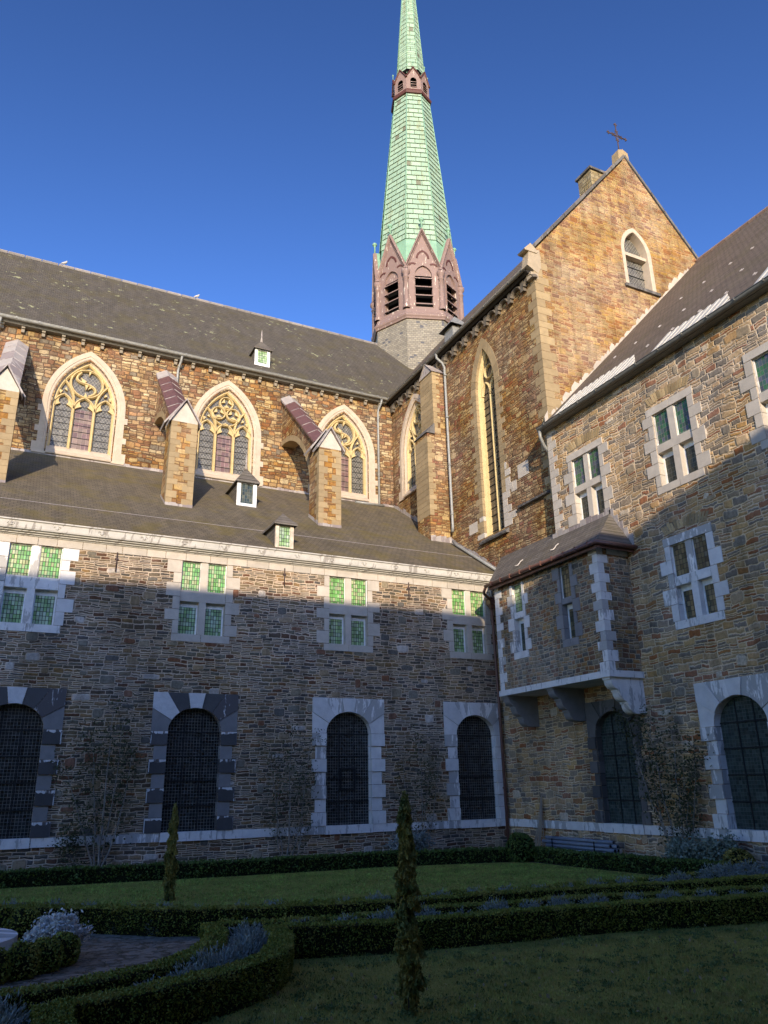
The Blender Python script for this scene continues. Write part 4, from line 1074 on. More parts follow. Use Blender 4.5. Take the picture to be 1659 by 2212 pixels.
for k in range(8):
    fr, hwf = face_frame(k, 3.34)
    # panel with arched louvre opening and gable top
    p = MB(fr); oh = .62; ptsA = pointed(oh, .82, 8)
    wall(p, -hwf, hwf, 34.15, 37.7, [(-oh, oh, 34.42, [(x, 37.1+z) for x, z in ptsA])], top=[(-hwf, 37.72), (0, 40.95), (hwf, 37.72)])
    pn = obuild(p, 'belfry_panel', 'paint', sp)
    tm = MB(fr)   # solid tympanum in the arch head, rake mouldings, trefoil mouldings
    tm.poly([(x, -.10, 37.1+z) for x, z in ptsA][::-1]); 
    loft = MB(fr); loft_outline(loft, 0, 34.42, 37.1, oh, .82, [(.06, .0), (.06, .05), (0, .05), (0, -.35)], 8); obuild(loft, 'opening_frame', 'paint', pn)
    obuild(tm, 'tympanum', 'paint', pn)
    rk = MB(fr)
    for s_ in (-1, 1): rk.sweep([(s_*(hwf+.14), 37.52), (0, 41.12)], .16, -.08, .20)
    rk.sweep([(-hwf+.06, 37.62), (0, 40.72), (hwf-.06, 37.62)], .07, .0, .10)
    obuild(rk, 'gable_rake', 'paint', pn)
    tr = MB(fr)
    tr.prism([(x, 38.55+z) for x, z in pointed(.50, .74, 8)]+[(x*.70, 38.55+z*.80) for x, z in pointed(.50, .70, 8)][::-1], .012, .03)
    for s_ in (-1, 1):
        c_ = circle(s_*.74, 37.80, .36, 9, 20 if s_ > 0 else 50, 130 if s_ > 0 else 160); i_ = circle(s_*.74, 37.78, .24, 9, 20 if s_ > 0 else 50, 130 if s_ > 0 else 160)
        tr.prism(c_+i_[::-1], .012, .03)
    obuild(tr, 'trefoil_shade_arcs', 'paint_dark', pn)  # flat dark arcs; the shade of a recess is in their colour
    for j in range(4):
        lv = MB(fr); z = 34.62+.72*j
        lv.prism_pts = None
        A = [(-oh-.03, .14, z-.06), (oh+.03, .14, z-.06), (oh+.03, -.22, z+.22), (-oh-.03, -.22, z+.22)]
        B = [(a, b, c+.07) for a, b, c in A]
        lv.poly(A[::-1]); lv.poly(B)
        for i in range(4): lv.poly([A[i], A[(i+1) % 4], B[(i+1) % 4], B[i]])
        obuild(lv, 'louvre', 'paint', pn)
    # small copper roof behind the gable
    cr = MB(fr)
    for s_ in (-1, 1):
        cr.poly([(s_*(hwf+.14), .10, 37.62), (0, .10, 41.2), (0, -1.2, 41.2), (s_*(hwf-.2), -1.1, 37.9)])
    obuild(cr, 'gable_roof', 'copper_plain', pn)
    fn = MB(fr); fn.tube([(0, .05, 41.05), (0, .05, 41.75), (0, .05, 41.86)], [.075, .055, .12], 8); fn.sphere((0, .05, 41.97), .19, sq=.85); obuild(fn, 'ball_finial', 'copper_plain', pn)
for k in range(8):
    co = MB(); p = oct_(3.36, 36, k); x_, y_ = p[0], p[1]
    prof = [(.26, 34.2), (.27, 34.42), (.20, 34.52), (.19, 36.75), (.25, 36.8), (.19, 36.9), (.20, 37.05), (.31, 37.2), (.32, 37.42)]
    rings = []
    for r_, z in prof: rings.append([co.vert(x_+r_*math.cos(2*math.pi*i/10), y_+r_*math.sin(2*math.pi*i/10), z) for i in range(10)])
    for A, B in zip(rings, rings[1:]):
        for i in range(10): co.face((A[i], A[(i+1) % 10], B[(i+1) % 10], B[i]), smooth=True)
    co.face(rings[-1]); obuild(co, 'corner_column', 'paint', sp)
# copper spire in overlapping courses
cs_ = MB()
def Rs(z):
    if z < 40.6: return 3.12+(2.98-3.12)*(z-37.95)/2.65
    if z < 57.6: return 2.98+(1.42-2.98)*(z-40.6)/17.
    return max(.02, 1.22*(1-(z-59.2)/19.5))
cs0 = MB(); octring(cs0, Rs(37.95), 37.95, Rs(40.6), 40.6, v0=0, v1=.4); obuild(cs0, 'spire_skirt', 'copper_plain', sp)
z = 40.5; 
while z < 56.4:
    octring(cs_, Rs(z)+.055, z, Rs(z+.5)-.0, z+.5, v0=z-40.5, v1=z-40.0); octring(cs_, Rs(z)-.03, z+.002, Rs(z)+.055, z, v0=0, v1=.0); z += .5
z2 = 58.6
while z2 < 78.2:
    octring(cs_, Rs(z2)+.03, z2, Rs(z2+.55), z2+.55, v0=z2-58.6, v1=z2-58.1); octring(cs_, Rs(z2)-.02, z2+.002, Rs(z2)+.03, z2); z2 += .55
obuild(cs_, 'copper_spire', 'copper', sp)
hip = MB()
for k in range(8):
    hip.tube([oct_(Rs(40.5)+.04, 40.5, k), oct_(Rs(56.4)+.03, 56.4, k)], .045, 6); hip.tube([oct_(Rs(58.8)+.03, 58.8, k), oct_(Rs(76)+.02, 76, k)], .035, 6)
obuild(hip, 'hip_rolls', 'copper_plain', sp)
cl = MB()
pr = [(1.42, 56.2), (1.72, 56.25), (1.78, 56.45), (1.70, 56.6), (1.62, 56.75), (1.45, 56.76)]
for (a, b), (c, d) in zip(pr, pr[1:]): octring(cl, a, b, c, d)
obuild(cl, 'lantern_cornice', 'paint_dark', sp)
d_ = MB(); octring(d_, 1.3, 56.5, 1.3, 59.3); obuild(d_, 'lantern_core', 'void', sp)
for k in range(8):
    fr, hwf = face_frame(k, 1.58, 57.5)
    p = MB(fr); oh = .26; ptsA = pointed(oh, .3, 6)
    wall(p, -hwf, hwf, 56.7, 58.1, [(-oh, oh, 56.95, [(x, 57.75+z) for x, z in ptsA])], top=[(-hwf, 58.1), (0, 59.1), (hwf, 58.1)])
    pn = obuild(p, 'lantern_panel', 'paint', sp)
    rk = MB(fr)
    for s_ in (-1, 1): rk.sweep([(s_*(hwf+.06), 58.0), (0, 59.2)], .12, -.05, .10)
    obuild(rk, 'gable_rake', 'paint_dark', pn)
    lv = MB(fr)
    for j in range(3):
        z = 57.0+.26*j; lv.poly([(-oh, .06, z-.02), (oh, .06, z-.02), (oh, -.08, z+.1), (-oh, -.08, z+.1)]); lv.box(-oh, oh, .05, .07, z-.04, z+.0)
    obuild(lv, 'louvre', 'paint', pn)
    cr = MB(fr)
    for s_ in (-1, 1): cr.poly([(s_*(hwf+.06), .06, 58.08), (0, .06, 59.25), (0, -.6, 59.25), (s_*(hwf-.1), -.5, 58.3)])
    obuild(cr, 'gable_roof', 'copper_plain', pn)
    fn = MB(fr); fn.tube([(0, .03, 59.2), (0, .03, 59.65)], .03, 6); fn.sphere((0, .03, 59.72), .08, n=8, m=5); obuild(fn, 'ball_finial', 'copper_plain', pn)
# small ventilator roof on the transept slope in front of the drum
v = MB(); 
vx, vy, vz = 20.55, 31.9, 27.05
B = [(vx-.6, vy-.7, vz-.4), (vx+.9, vy-.7, vz-.4), (vx+.9, vy+.7, vz-.4), (vx-.6, vy+.7, vz-.4)]
for i in range(4): v.poly([B[i], B[(i+1) % 4], (vx+.1, vy, vz+.55)])
v.box(vx-.35, vx+.6, vy-.45, vy+.45, vz-1.6, vz-.4)
v.build('roof_ventilator', 'zinc', ch)

# ================================================================== CONVENT WING (right)
rw = thing('convent_wing', 'two storey ochre rubble wing on the right with mullioned windows and long slate roof', 'building', (18.27, 10, 0))
RB = (18.27, 10, 0)
_b = MB.build
def rb(mb, nm, mt, par): return _b(mb, nm, mt, par, base=RB)
class RMB(MB): pass
def build_rw():
    pass
rw.location = (0, 0, 0)
A_, B_, C_ = -19.98, -15.85, -11.95
opsR = [rect_open(u-.735, u+.735, 11.28, 13.78) for u in (A_, B_, C_)] + [rect_open(u-.70, u+.70, 6.93, 9.29) for u in (-15.95, C_)] + [arch_open(-15.12, 1.12, 3.8, rounded(.87, .77)), arch_open(-20.08, 1.12, 3.8, rounded(.87, .77))]
w_ = MB(FR); wall(w_, -26.4, -21.98, 0, 10.6, []); wall(w_, -21.98, 8, 0, 15.56, opsR); w_.build('wall', 'stone_right', rw)
b = MB(FR); b.quad((-26.3, -.42, 0), (-22.0, -.42, 0), (-22.0, -.42, 10.5), (-26.3, -.42, 10.5)); b.quad((-22, -.46, 0), (8, -.46, 0), (8, -.46, 15.6), (-22, -.46, 15.6)); b.build('dark_backing', 'void', rw)  # added dark sheets blocking light that would leak through this wall
w_ = MB(Frame((0, 21.98, 0), (-1, 0, 0))); w_.quad((-18.75, 0, 9), (-18.27, 0, 9), (-18.27, 0, 15.8), (-18.75, 0, 15.8)); w_.build('end_wall', 'stone_right', rw)
cross_window(FR, A_, 11.28, 13.78, 12.45, 12.70, .735, .24, rw, ('glass_right', 'glass_right_low'), 'bluestone_sun')
cross_window(FR, B_, 11.28, 13.78, 12.40, 12.68, .735, .26, rw, ('glass_right', 'glass_right_low'), 'bluestone_sun')
cross_window(FR, C_, 11.28, 13.78, 12.40, 12.68, .735, .26, rw, ('glass_right', 'glass_right_low'), 'bluestone_sun')
cross_window(FR, -15.95, 6.93, 9.29, 8.0, 8.28, .70, .24, rw, ('glass_amber', 'glass_amber'), 'bluestone')
cross_window(FR, C_, 6.93, 9.29, 8.0, 8.28, .70, .24, rw, ('glass_amber', 'glass_amber'), 'bluestone')
arched_window(FR, -15.12, 1.12, 3.8, .77, .87, .50, 5.04, rw, 'bluestone', 'glass_dark_green')
arched_window(FR, -20.08, 1.12, 3.8, .77, .87, .38, 4.95, rw, 'bluestone_grey', 'glass_dark_green')
q = MB(FR); z = 10.9; k = 0
while z < 15.5:
    h = random.uniform(.24, .36); l1 = .5 if k % 2 else .28; q.box(-21.99, -21.98+l1, -.2, .015, z+.006, z+h-.006); z += h; k += 1
q.build('quoins', 'bluestone_sun', rw)
sill_runs(FR, [(-26.3, -20.99), (-19.17, -16.03), (-14.21, 6)], rw)
# relieving arches of upright stones over some windows
for uc, zc in ((A_, 14.15), (B_, 14.15), (-15.95, 9.66)):
    rl = MB(FR)
    for k in range(-7, 8):
        a = k*.11; hh = random.uniform(.26, .34); z = zc+.06*(1-(k/7)**2); lean = k*.010
        rl.prism([(uc+a-.045, z), (uc+a+.045, z), (uc+a+.05+lean*2, z+hh), (uc+a-.05+lean*2, z+hh)], -.02, .010+random.uniform(0, .006))
    rl.build('relieving_arch', 'voussoir', rw)
# roof
WS = 1.045; wz = lambda x: 15.57+WS*(x-17.95)
r_ = MB(); r_.quad((17.95, 22.28, wz(17.95)), (29.3, 22.28, wz(29.3)), (29.3, -8, wz(29.3)), (17.95, -8, wz(17.95))); r_.quad((29.3, 22.28, wz(29.3)), (40.6, 22.28, wz(17.95)), (40.6, -8, wz(17.95)), (29.3, -8, wz(29.3))); r_.build('roof', 'slate_right', rw)
rd = MB(); y = 22.2
while y > -7: rd.tube([(29.3, y, wz(29.3)), (29.3, y-.42, wz(29.3))], .12, 6, smooth=False); y -= .45
rd.build('ridge_tiles', 'ridge_red', rw)
ev = MB(FR); ev.ext([(-.1, 15.50), (.10, 15.50), (.26, 15.52), (.31, 15.57), (-.1, 15.6)], -22.2, 8); ev.build('eave_soffit', 'gutter_dark', rw)
half_gutter(FR, -22.0, 8, .39, 15.60, .115, 'gutter_dark', 'gutter', rw)
fl = MB(FG); x = 18.5       # stepped white flashing along the gable
while x < 28.5:
    L = random.uniform(.14, .5); hh = random.uniform(.0, .34); z = wz(x); fl.prism([(x, z-.1), (x+L, z+L*WS-.1), (x+L, z+L*WS+hh*random.uniform(.1, .7)+.04), (x+L*.5, z+L*WS*.6+hh+.04), (x+.01, z+hh*.8+.05)], .0, .008+random.uniform(0, .006)); x += L
fl.build('stepped_flashing', 'flash_mortar', rw)
# ribbed pale sheets lying on the slope above the gutter
for y0, y1, x1 in ((21.6, 17.0, 19.5), (16.3, 13.0, 19.3), (12.2, 6.0, 19.6)):
    pn = MB(); n = int((y0-y1)/.17)
    for i in range(n):
        ya = y0-(y0-y1)*i/n; yb_ = y0-(y0-y1)*(i+.86)/n; t = i/n
        xt = 18.05+(x1-18.05)*min(1, 3.2*(1-t)**.9+.0) if t > .7 else x1
        xt = max(xt, 18.15); hgt = .04 if i % 2 else .075
        lo = [(18.0, ya), (18.0, yb_), (xt, yb_), (xt, ya)]
        T = [pn.vert(a, b, wz(a)+hgt) for a, b in lo]; Bt = [pn.vert(a, b, wz(a)+.01) for a, b in lo]
        pn.face(T[::-1]); 
        for k in range(4): pn.face((T[k], T[(k+1) % 4], Bt[(k+1) % 4], Bt[k]))
    pn.build('ribbed_roof_sheet', 'panel', rw)
for x, ys in ((21.0, [20.6, 19.4, 18.1, 16.9, 15.6, 14.3, 13.0]), (19.4, [19.9, 18.6, 17.4, 16.2, 15.0, 13.9, 12.8]), (23.2, [18.7, 17.5, 16.2, 15.2, 13.9, 12.6])):
    for y in ys:
        for dy, dx in ((0, 0), (.13, .10)):
            hk = MB(); hk.tube([(x+dx, y+dy, wz(x+dx)+.05), (x+dx+.13, y+dy-.02, wz(x+dx+.13)+.05)], .009, 5); hk.build('snow_hook', 'lead_pale', rw)
p = MB(); p.tube([(17.9, 21.95, 15.5), (17.93, 21.98, 15.25), (18.12, 22.04, 14.95), (18.45, 22.12, 14.7), (18.5, 22.12, 14.3), (18.5, 22.12, 11.5), (18.4, 22.3, 11.2), (18.2, 22.9, 11.0)], .065, 9)
for z in (12.5, 13.6): p.tube([(18.5, 22.12, z), (18.5, 22.12, z+.07)], .085, 9)
p.build('downpipe', 'zinc', rw)
# oriel
oy0, oy1 = 18.48, 24.35
ob = MB(FO); OPS = [rect_open(-22.92-.29, -22.92+.29, 6.9, 9.42), rect_open(-20.15-.27, -20.15+.27, 6.9, 9.42)]
wall(ob, -oy1, -oy0, 5.6, 9.75, OPS)
ob.quad((-oy0, 0, 5.6), (-oy0, -1.35, 5.6), (-oy0, -1.35, 9.75), (-oy0, 0, 9.75)); ob.quad((-oy1, -1.35, 5.6), (-oy1, 0, 5.6), (-oy1, 0, 9.75), (-oy1, -1.35, 9.75))
ori = ob.build('oriel_bay', 'stone_oriel', rw)
ori['label'] = 'projecting rubble oriel bay with pale corner stones on three stone corbels'
b = MB(); b.box(16.86, 18.3, oy0-.06, oy1+.06, 5.44, 5.64); b.build('floor_slab', 'bluestone', ori)
q = MB(); q2 = MB(); z = 5.64; k = 0
while z < 9.6:
    h = random.uniform(.27, .36); h = min(h, 9.62-z); l1, l2 = (.42, .22) if k % 2 else (.24, .40)
    q.box(16.915, 16.93+l1, oy0-.015, oy0+l2, z+.006, z+h-.006); q2.box(16.915, 16.93+l2, oy1-l1, oy1+.015, z+.006, z+h-.006); z += h; k += 1
q.box(17.36, 18.26, oy0-.014, oy0+.1, 9.42, 9.62)
q.build('quoins', 'bluestone', ori); q2.build('quoins', 'bluestone', ori)
def cwin(*a, **k): return cross_window(*a, **k)
cross_window(FO, -22.92, 6.9, 9.42, 8.13, 8.35, .29, .2, ori, ('glass_green_low', 'glass_right_low'), 'bluestone', top=False, sillw=.16, single=True).name = 'oriel_window'
cross_window(FO, -20.15, 6.9, 9.42, 8.10, 8.30, .27, .2, ori, ('glass_amber', 'glass_amber'), 'stone_mid', top=False, sillw=.14, single=True).name = 'oriel_window'
for yc in (18.68, 21.5, 24.15):
    c = MB(Frame((18.27, yc, 0), (1, 0, 0)))   # profile in (x, z), extruded along y
    X = []
    steps = [(0, 4.35), (-.42, 4.35)]
    px_, pz_ = -.42, 4.35
    for s_ in range(3):
        n = 6; rx, rzz = .30, .30
        for i in range(1, n+1):
            a = R(90*i/n); X.append((px_-rx*math.sin(a)*.95, pz_+rzz*(1-math.cos(a))))
        px_, pz_ = px_-.30, pz_+.30; X.append((px_-.03, pz_)); X.append((px_-.03, pz_+.06)); pz_ += .06
    prof = steps+X+[(px_-.02, 5.44), (0, 5.44)]
    c.prism([(u*1.0, z) for u, z in prof], -.17, .17); c.build('corbel', 'bluestone' if yc < 19 else 'stone_mid', ori)
r_ = MB(); ex, e0, e1, ez = 16.62, 18.1, 24.35, 9.66; sl = (11.15-ez)/(18.27-ex)
r_.poly([(ex, e0, ez), (18.27, 19.05, 11.15), (18.72, 19.05, ez+sl*(18.72-ex)), (18.72, 26.3, ez+sl*(18.72-ex)), (ex, e1, ez)])
r_.poly([(ex, e0, ez), (18.27, e0, ez), (18.27, 19.05, 11.15)]); r_.poly([(ex, e1, ez), (18.72, 26.3, ez+sl*(18.72-ex)), (18.72, 26.3, ez)])
r_.poly([(ex, e0, ez-.02), (ex, e1, ez-.02), (18.27, e1, ez-.02), (18.27, e0, ez-.02)]); r_.build('oriel_roof', 'slate_small', ori)
g = MB(); g.tube([(ex-.05, e1+.1, ez-.02), (ex-.05, e0-.05, ez-.02), (18.27, e0-.05, ez-.02)], .075, 8); y = e0+.3
g.box(ex+.02, 18.27, e0+.05, e0+.12, ez-.16, ez-.04); g.box(ex+.05, ex+.14, e0, e1, ez-.18, ez-.03)
while y < e1: g.box(ex-.14, ex+.04, y-.015, y+.015, ez-.10, ez+.06); y += .62
g.tube([(ex-.05, e1+.08, ez-.05), (16.9, 25.1, 9.55), (17.85, 26.1, 9.6)], .06, 8); g.build('copper_gutter', 'copper_brown', ori)
for y, z_ in ((23.0, 10.15), (20.9, 10.2)):
    h = MB(); x_ = ex+(z_-ez)/sl; h.tube([(x_-.12, y+.10, z_+.02), (x_-.05, y, z_+.03), (x_+.05, y+.02, z_+.12), (x_+.16, y+.10, z_+.22), (x_+.26, y+.06, z_+.30)], .022, 6); h.build('roof_hook', 'lead_pale', ori)
fl = MB(); y = 19.0
while y < 21.9: fl.box(18.24, 18.262, y, y+.3, 11.1, 11.2+random.uniform(.06, .18)); y += .32
for i in range(5):
    fl.box(18.24, 18.262, 18.1+.19*i, 18.3+.19*i, 9.75+.28*i, 10.15+.28*i)
fl.build('stepped_flashing', 'lead', ori)

# ================================================================== building behind the camera that shades the court
ow = thing('refectory_wing', 'long stone wing closing the court behind the viewer', 'building', (0, -11, 0))
o_ = MB()
for x0, x1, zr_ in ((-45, 2.3, 19.1), (2.3, 34, 18.05)):
    ze = zr_-6
    o_.box(x0, x1, -17, -5-.0, 0, ze)
    w_top = zr_
ow_w = o_.build('wall', 'stone_wing', ow, base=(0, -11, 0))
o_ = MB()
for x0, x1, zr_ in ((-45, 2.3, 19.1), (2.3, 34, 18.05)):
    ze = zr_-6
    o_.poly([(x0, -4.7, ze), (x1, -4.7, ze), (x1, -11, zr_), (x0, -11, zr_)]); o_.poly([(x0, -17.3, ze), (x1, -17.3, ze), (x1, -11, zr_), (x0, -11, zr_)]); o_.poly([(x0, -4.7, ze), (x0, -17.3, ze), (x0, -11, zr_)]); o_.poly([(x1, -4.7, ze), (x1, -17.3, ze), (x1, -11, zr_)])
o_.build('roof', 'slate_nave', ow, base=(0, -11, 0))

# ================================================================== GARDEN
def densify(path, step=.12):
    out = []
    for (x0, y0), (x1, y1) in zip(path, path[1:]):
        L = math.hypot(x1-x0, y1-y0); n = max(1, int(L/step))
        for i in range(n): out.append((x0+(x1-x0)*i/n, y0+(y1-y0)*i/n))
    out.append(path[-1]); return out
def hedge(name, label, path, w=.32, h=.40, leaf=.03, dens=1500, mat='box_leaf'):
    """clipped hedge along a centre line: dark core and a skin of small leaves"""
    P = densify(path, .2); n = len(P); N = []
    for i in range(n):
        a = P[max(0, i-1)]; b = P[min(n-1, i+1)]; L = math.hypot(b[0]-a[0], b[1]-a[1]); N.append((-(b[1]-a[1])/L, (b[0]-a[0])/L))
    base = (sum(p[0] for p in P)/n, sum(p[1] for p in P)/n, 0)
    root = thing(name, label, 'hedge', base)
    c = MB(); k = .86
    rings = []
    for p, nn in zip(P, N):
        rings.append([c.vert(p[0]+nn[0]*w/2*s_*k, p[1]+nn[1]*w/2*s_*k, z) for s_, z in ((-1, 0), (-1.0, h*.93), (1., h*.93), (1, 0))])
    for A, B in zip(rings, rings[1:]):
        for j in range(3): c.face((A[j], B[j], B[j+1], A[j+1]))
    c.face(rings[0]); c.face(rings[-1][::-1])
    c.build('dark_core', 'hedge_core', root, base=base)  # solid dark box under the leaf skin
    Pa = np.array(P); Na = np.array(N); seg = np.hypot(*(Pa[1:]-Pa[:-1]).T); tot = seg.sum()
    cnt = int(tot*(2*h+w)*dens); t = rng.uniform(0, tot, cnt); cum = np.concatenate([[0], np.cumsum(seg)])
    i = np.clip(np.searchsorted(cum, t)-1, 0, len(seg)-1); f = (t-cum[i])/seg[i]
    ctr = Pa[i]*(1-f)[:, None]+Pa[i+1]*f[:, None]; nn = Na[i]*(1-f)[:, None]+Na[i+1]*f[:, None]
    q = rng.uniform(0, 2*h+w, cnt); s_ = np.where(q < h, -w/2, np.where(q < h+w, q-h-w/2, w/2)); z = np.where(q < h, q, np.where(q < h+w, h, 2*h+w-q))
    jit = rng.normal(0, leaf*.38, (cnt, 3))
    wav = .02*np.sin(t*2.1)+.012*np.sin(t*5.3+1)+.01*np.sin(t*11.7)
    z = z*(1+wav*1.2)
    s_ = s_*(1+.07*np.sin(t*3.3+z*7)+.05*np.sin(t*8.1-z*13))
    s_ = np.where((np.abs(s_) > w*.4) & (z < .08), s_*.88, s_)
    C_ = np.stack([ctr[:, 0]+nn[:, 0]*s_, ctr[:, 1]+nn[:, 1]*s_, z], 1)+jit
    NN = np.where((q < h)[:, None], -np.stack([nn[:, 0], nn[:, 1], nn[:, 0]*0], 1), np.where((q < h+w)[:, None], np.array([0, 0, 1.]), np.stack([nn[:, 0], nn[:, 1], nn[:, 0]*0], 1)))
    # ends
    for e, dirv in ((0, P[0]), (-1, P[-1])):
        m = int(w*h*dens); a = rng.uniform(-w/2, w/2, m); zz = rng.uniform(0, h, m)
        C_ = np.concatenate([C_, np.stack([P[e][0]+N[e][0]*a, P[e][1]+N[e][1]*a, zz], 1)+rng.normal(0, leaf*.4, (m, 3))]); NN = np.concatenate([NN, np.full((m, 3), .5)])
    C_[:, 2] = np.maximum(C_[:, 2], .01)
    np_mesh('leaves', leaf_quads(C_-np.array(base), leaf, 1.5, nrm=NN), 4, mat, root)
    return root

arc = lambda r, a0, a1, n=12: [(pc[0]+r*math.cos(R(a0+(a1-a0)*i/n)), pc[1]+r*math.sin(R(a0+(a1-a0)*i/n))) for i in range(n+1)]
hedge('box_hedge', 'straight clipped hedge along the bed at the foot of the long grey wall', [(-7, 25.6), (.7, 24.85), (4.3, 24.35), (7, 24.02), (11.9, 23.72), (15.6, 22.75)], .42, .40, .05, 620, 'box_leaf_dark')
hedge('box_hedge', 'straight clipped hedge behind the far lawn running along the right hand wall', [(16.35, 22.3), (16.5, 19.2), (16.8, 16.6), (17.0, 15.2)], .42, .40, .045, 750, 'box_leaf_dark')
hedge('box_hedge', 'thin low hedge at the near edge of the far lawn behind the lavender', [(-5, 21), (-2, 19.3), (1.0, 17.85), (2.35, 16.85), (3.9, 15.55), (4.5, 15.2), (7.4, 14.85), (11, 14.45), (14, 14.3), (17.2, 14.3)], .24, .36, .035, 1100)
hedge('box_hedge', 'long clipped hedge on the far side of the narrow path, angled round the paved circle', [(-5, 20.2), (-2, 18.6), (.6, 17.28), (2.15, 16.28), (3.25, 15.2), (3.85, 14.95), (5.1, 14.45), (7.0, 13.98), (10.1, 13.72), (12.6, 13.15), (15.3, 12.75), (17.6, 12.5)], .34, .42, .025, 2000)
hedge('box_hedge', 'clipped hedge on the near side of the narrow path behind the lavender', [(3.6, 13.30), (4.2, 12.98), (5, 12.86), (6.46, 12.76), (7.1, 12.82), (9.4, 12.60), (11.7, 12.05), (14, 11.55), (17.5, 10.9)], .28, .42, .025, 2000)
hedge('box_hedge', 'long clipped hedge bordering the near lawn on its far side', [(4.35, 12.42), (5.0, 12.16), (5.9, 11.92), (6.5, 11.88), (8.1, 11.66), (9.9, 11.5), (11.6, 11.05), (12.9, 10.82), (17.5, 9.95)], .34, .43, .022, 2700)
hedge('box_hedge', 'curved inner hedge bordering the paved circle', [(3.5, 13.35), (3.42, 12.6), (3.13, 11.85), (2.62, 11.15), (2.2, 10.75), (1.62, 10.4), (.95, 10.22), (.45, 10.18), (-.6, 10.2)], .30, .41, .020, 3200)
hedge('box_hedge', 'tall curved outer hedge sweeping from the near lawn to the left foreground', [(4.25, 12.5), (4.12, 11.75), (3.85, 11.05), (3.45, 10.45), (2.9, 10.0), (2.3, 9.66), (1.65, 9.45), (1.05, 9.34), (.86, 9.2)], .32, .43, .018, 4200)
hedge('box_hedge', 'short wide hedge stub in the left foreground corner running towards the viewer', [(.90, 9.25), (.86, 8.6), (.8, 7.6)], .36, .44, .018, 4200)
def leafball(name, label, c, r, leaf, n, mat, cat='topiary', sq=1., group=None):
    root = thing(name, label, cat, (c[0], c[1], 0), group)
    m_ = MB(); m_.sphere((0, 0, c[2]), r*.9, n=14, m=9, sq=sq); m_.build('dark_core', 'hedge_core', root)  # the sphere is a solid dark core inside the leaves
    a = rng.normal(size=(n, 3)); a /= np.linalg.norm(a, axis=1)[:, None]; rr = r*(1+rng.normal(0, .03, n)+.05*np.sin(a[:, 0]*5+a[:, 2]*4))
    C_ = a*rr[:, None]*np.array([1, 1, sq])+np.array([0, 0, c[2]]); C_ = C_[C_[:, 2] > .01]
    np_mesh('leaves', leaf_quads(C_, leaf, 1.5), 4, mat, root); return root
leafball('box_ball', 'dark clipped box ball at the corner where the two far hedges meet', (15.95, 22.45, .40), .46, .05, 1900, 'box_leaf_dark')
leafball('box_ball', 'olive clipped box ball beside the silvery bush at the right wall', (17.2, 14.95, .34), .40, .045, 1700, 'yew_leaf')
for i, (x, y, r_) in enumerate(((1.38, 13.55, .24), (1.12, 13.25, .24), (.80, 12.98, .25), (.42, 12.8, .25), (.0, 12.72, .25))):
    leafball('box_ball', 'small clipped box ball in the tight ring beside the white leaved bush', (x, y, .20), r_, .025, 1500, 'box_leaf', group='small box balls ringing the centre of the paved circle')
for i, (x, y, r_) in enumerate(((.95, 16.1, .27), (.55, 16.35, .28), (.15, 16.5, .28), (-.3, 16.55, .28))):
    leafball('box_ball', 'small clipped box ball in the row behind the stone slab', (x, y, .26), r_, .03, 1000, 'box_leaf', group='small box balls behind the stone slab')
# stone slab rim of the centre bed
s_ = MB()
for i in range(10):
    a0, a1 = 60-i*26, 60-i*26-25
    pl = [(-.35+1.15*math.cos(R(a)), 14.55+1.15*math.sin(R(a))) for a in (a0, (a0+a1)/2, a1)]+[(-.35+.85*math.cos(R(a)), 14.55+.85*math.sin(R(a))) for a in (a1, (a0+a1)/2, a0)]
    T = [s_.vert(x, y, .34) for x, y in pl]; B = [s_.vert(x, y, .0) for x, y in pl]; s_.face(T[::-1])
    for k in range(6): s_.face((T[k], T[(k+1) % 6], B[(k+1) % 6], B[k]))
o = s_.build('basin_rim', 'bluestone'); tag(o, 'low round rim of pale stone slabs at the left edge beside the white leaved bush', 'basin')

# lavender clumps: one master mesh copied
def lav_mesh(n=2300, R_=.30, h=.44):
    a = rng.uniform(0, 2*math.pi, n); el = np.arcsin(rng.uniform(.05, 1, n)); k = rng.uniform(.62, 1.04, n)**.7
    d = np.stack([np.cos(a)*np.cos(el), np.sin(a)*np.cos(el), np.sin(el)], 1)
    lump = 1+.10*np.sin(a*5)+.08*np.sin(el*9+a*3)
    C_ = d*np.array([R_, R_, h*.82])*(k*lump)[:, None]
    dirv = d*np.array([1., 1., .8])+rng.normal(0, .35, (n, 3)); dirv[:, 2] = np.abs(dirv[:, 2])+.15; dirv /= np.linalg.norm(dirv, axis=1)[:, None]
    L = (rng.uniform(.03, .055, n))[:, None]; s_ = rng.normal(size=(n, 3)); s_ -= (s_*dirv).sum(1)[:, None]*dirv; s_ /= np.linalg.norm(s_, axis=1)[:, None]; s_ *= .006
    return np.stack([C_, C_+dirv*L*.5+s_, C_+dirv*L, C_+dirv*L*.5-s_], 1)
lavs = []
def lav(x, y, s_, label, group):
    if not lavs:
        root = thing('lavender_clump', label, 'lavender', (0, 0, 0), group)
        np_mesh('foliage', lav_mesh(), 4, 'lavender_leaf', root)
        m_ = MB(); m_.sphere((0, 0, .04), .19, n=10, m=6, sq=1.1); m_.build('woody_base', 'hedge_core', root)
        lavs.append(root)
    else:
        root = lavs[0].copy(); scene.collection.objects.link(root)
        for c0 in lavs[0].children: c = c0.copy(); scene.collection.objects.link(c); c.parent = root
    root['label'] = label; root['group'] = group
    root.location = (x, y, 0); root.rotation_euler.z = random.uniform(0, 6.28); root.scale = (s_*1.05, s_*1.05, s_*random.uniform(1.0, 1.2))
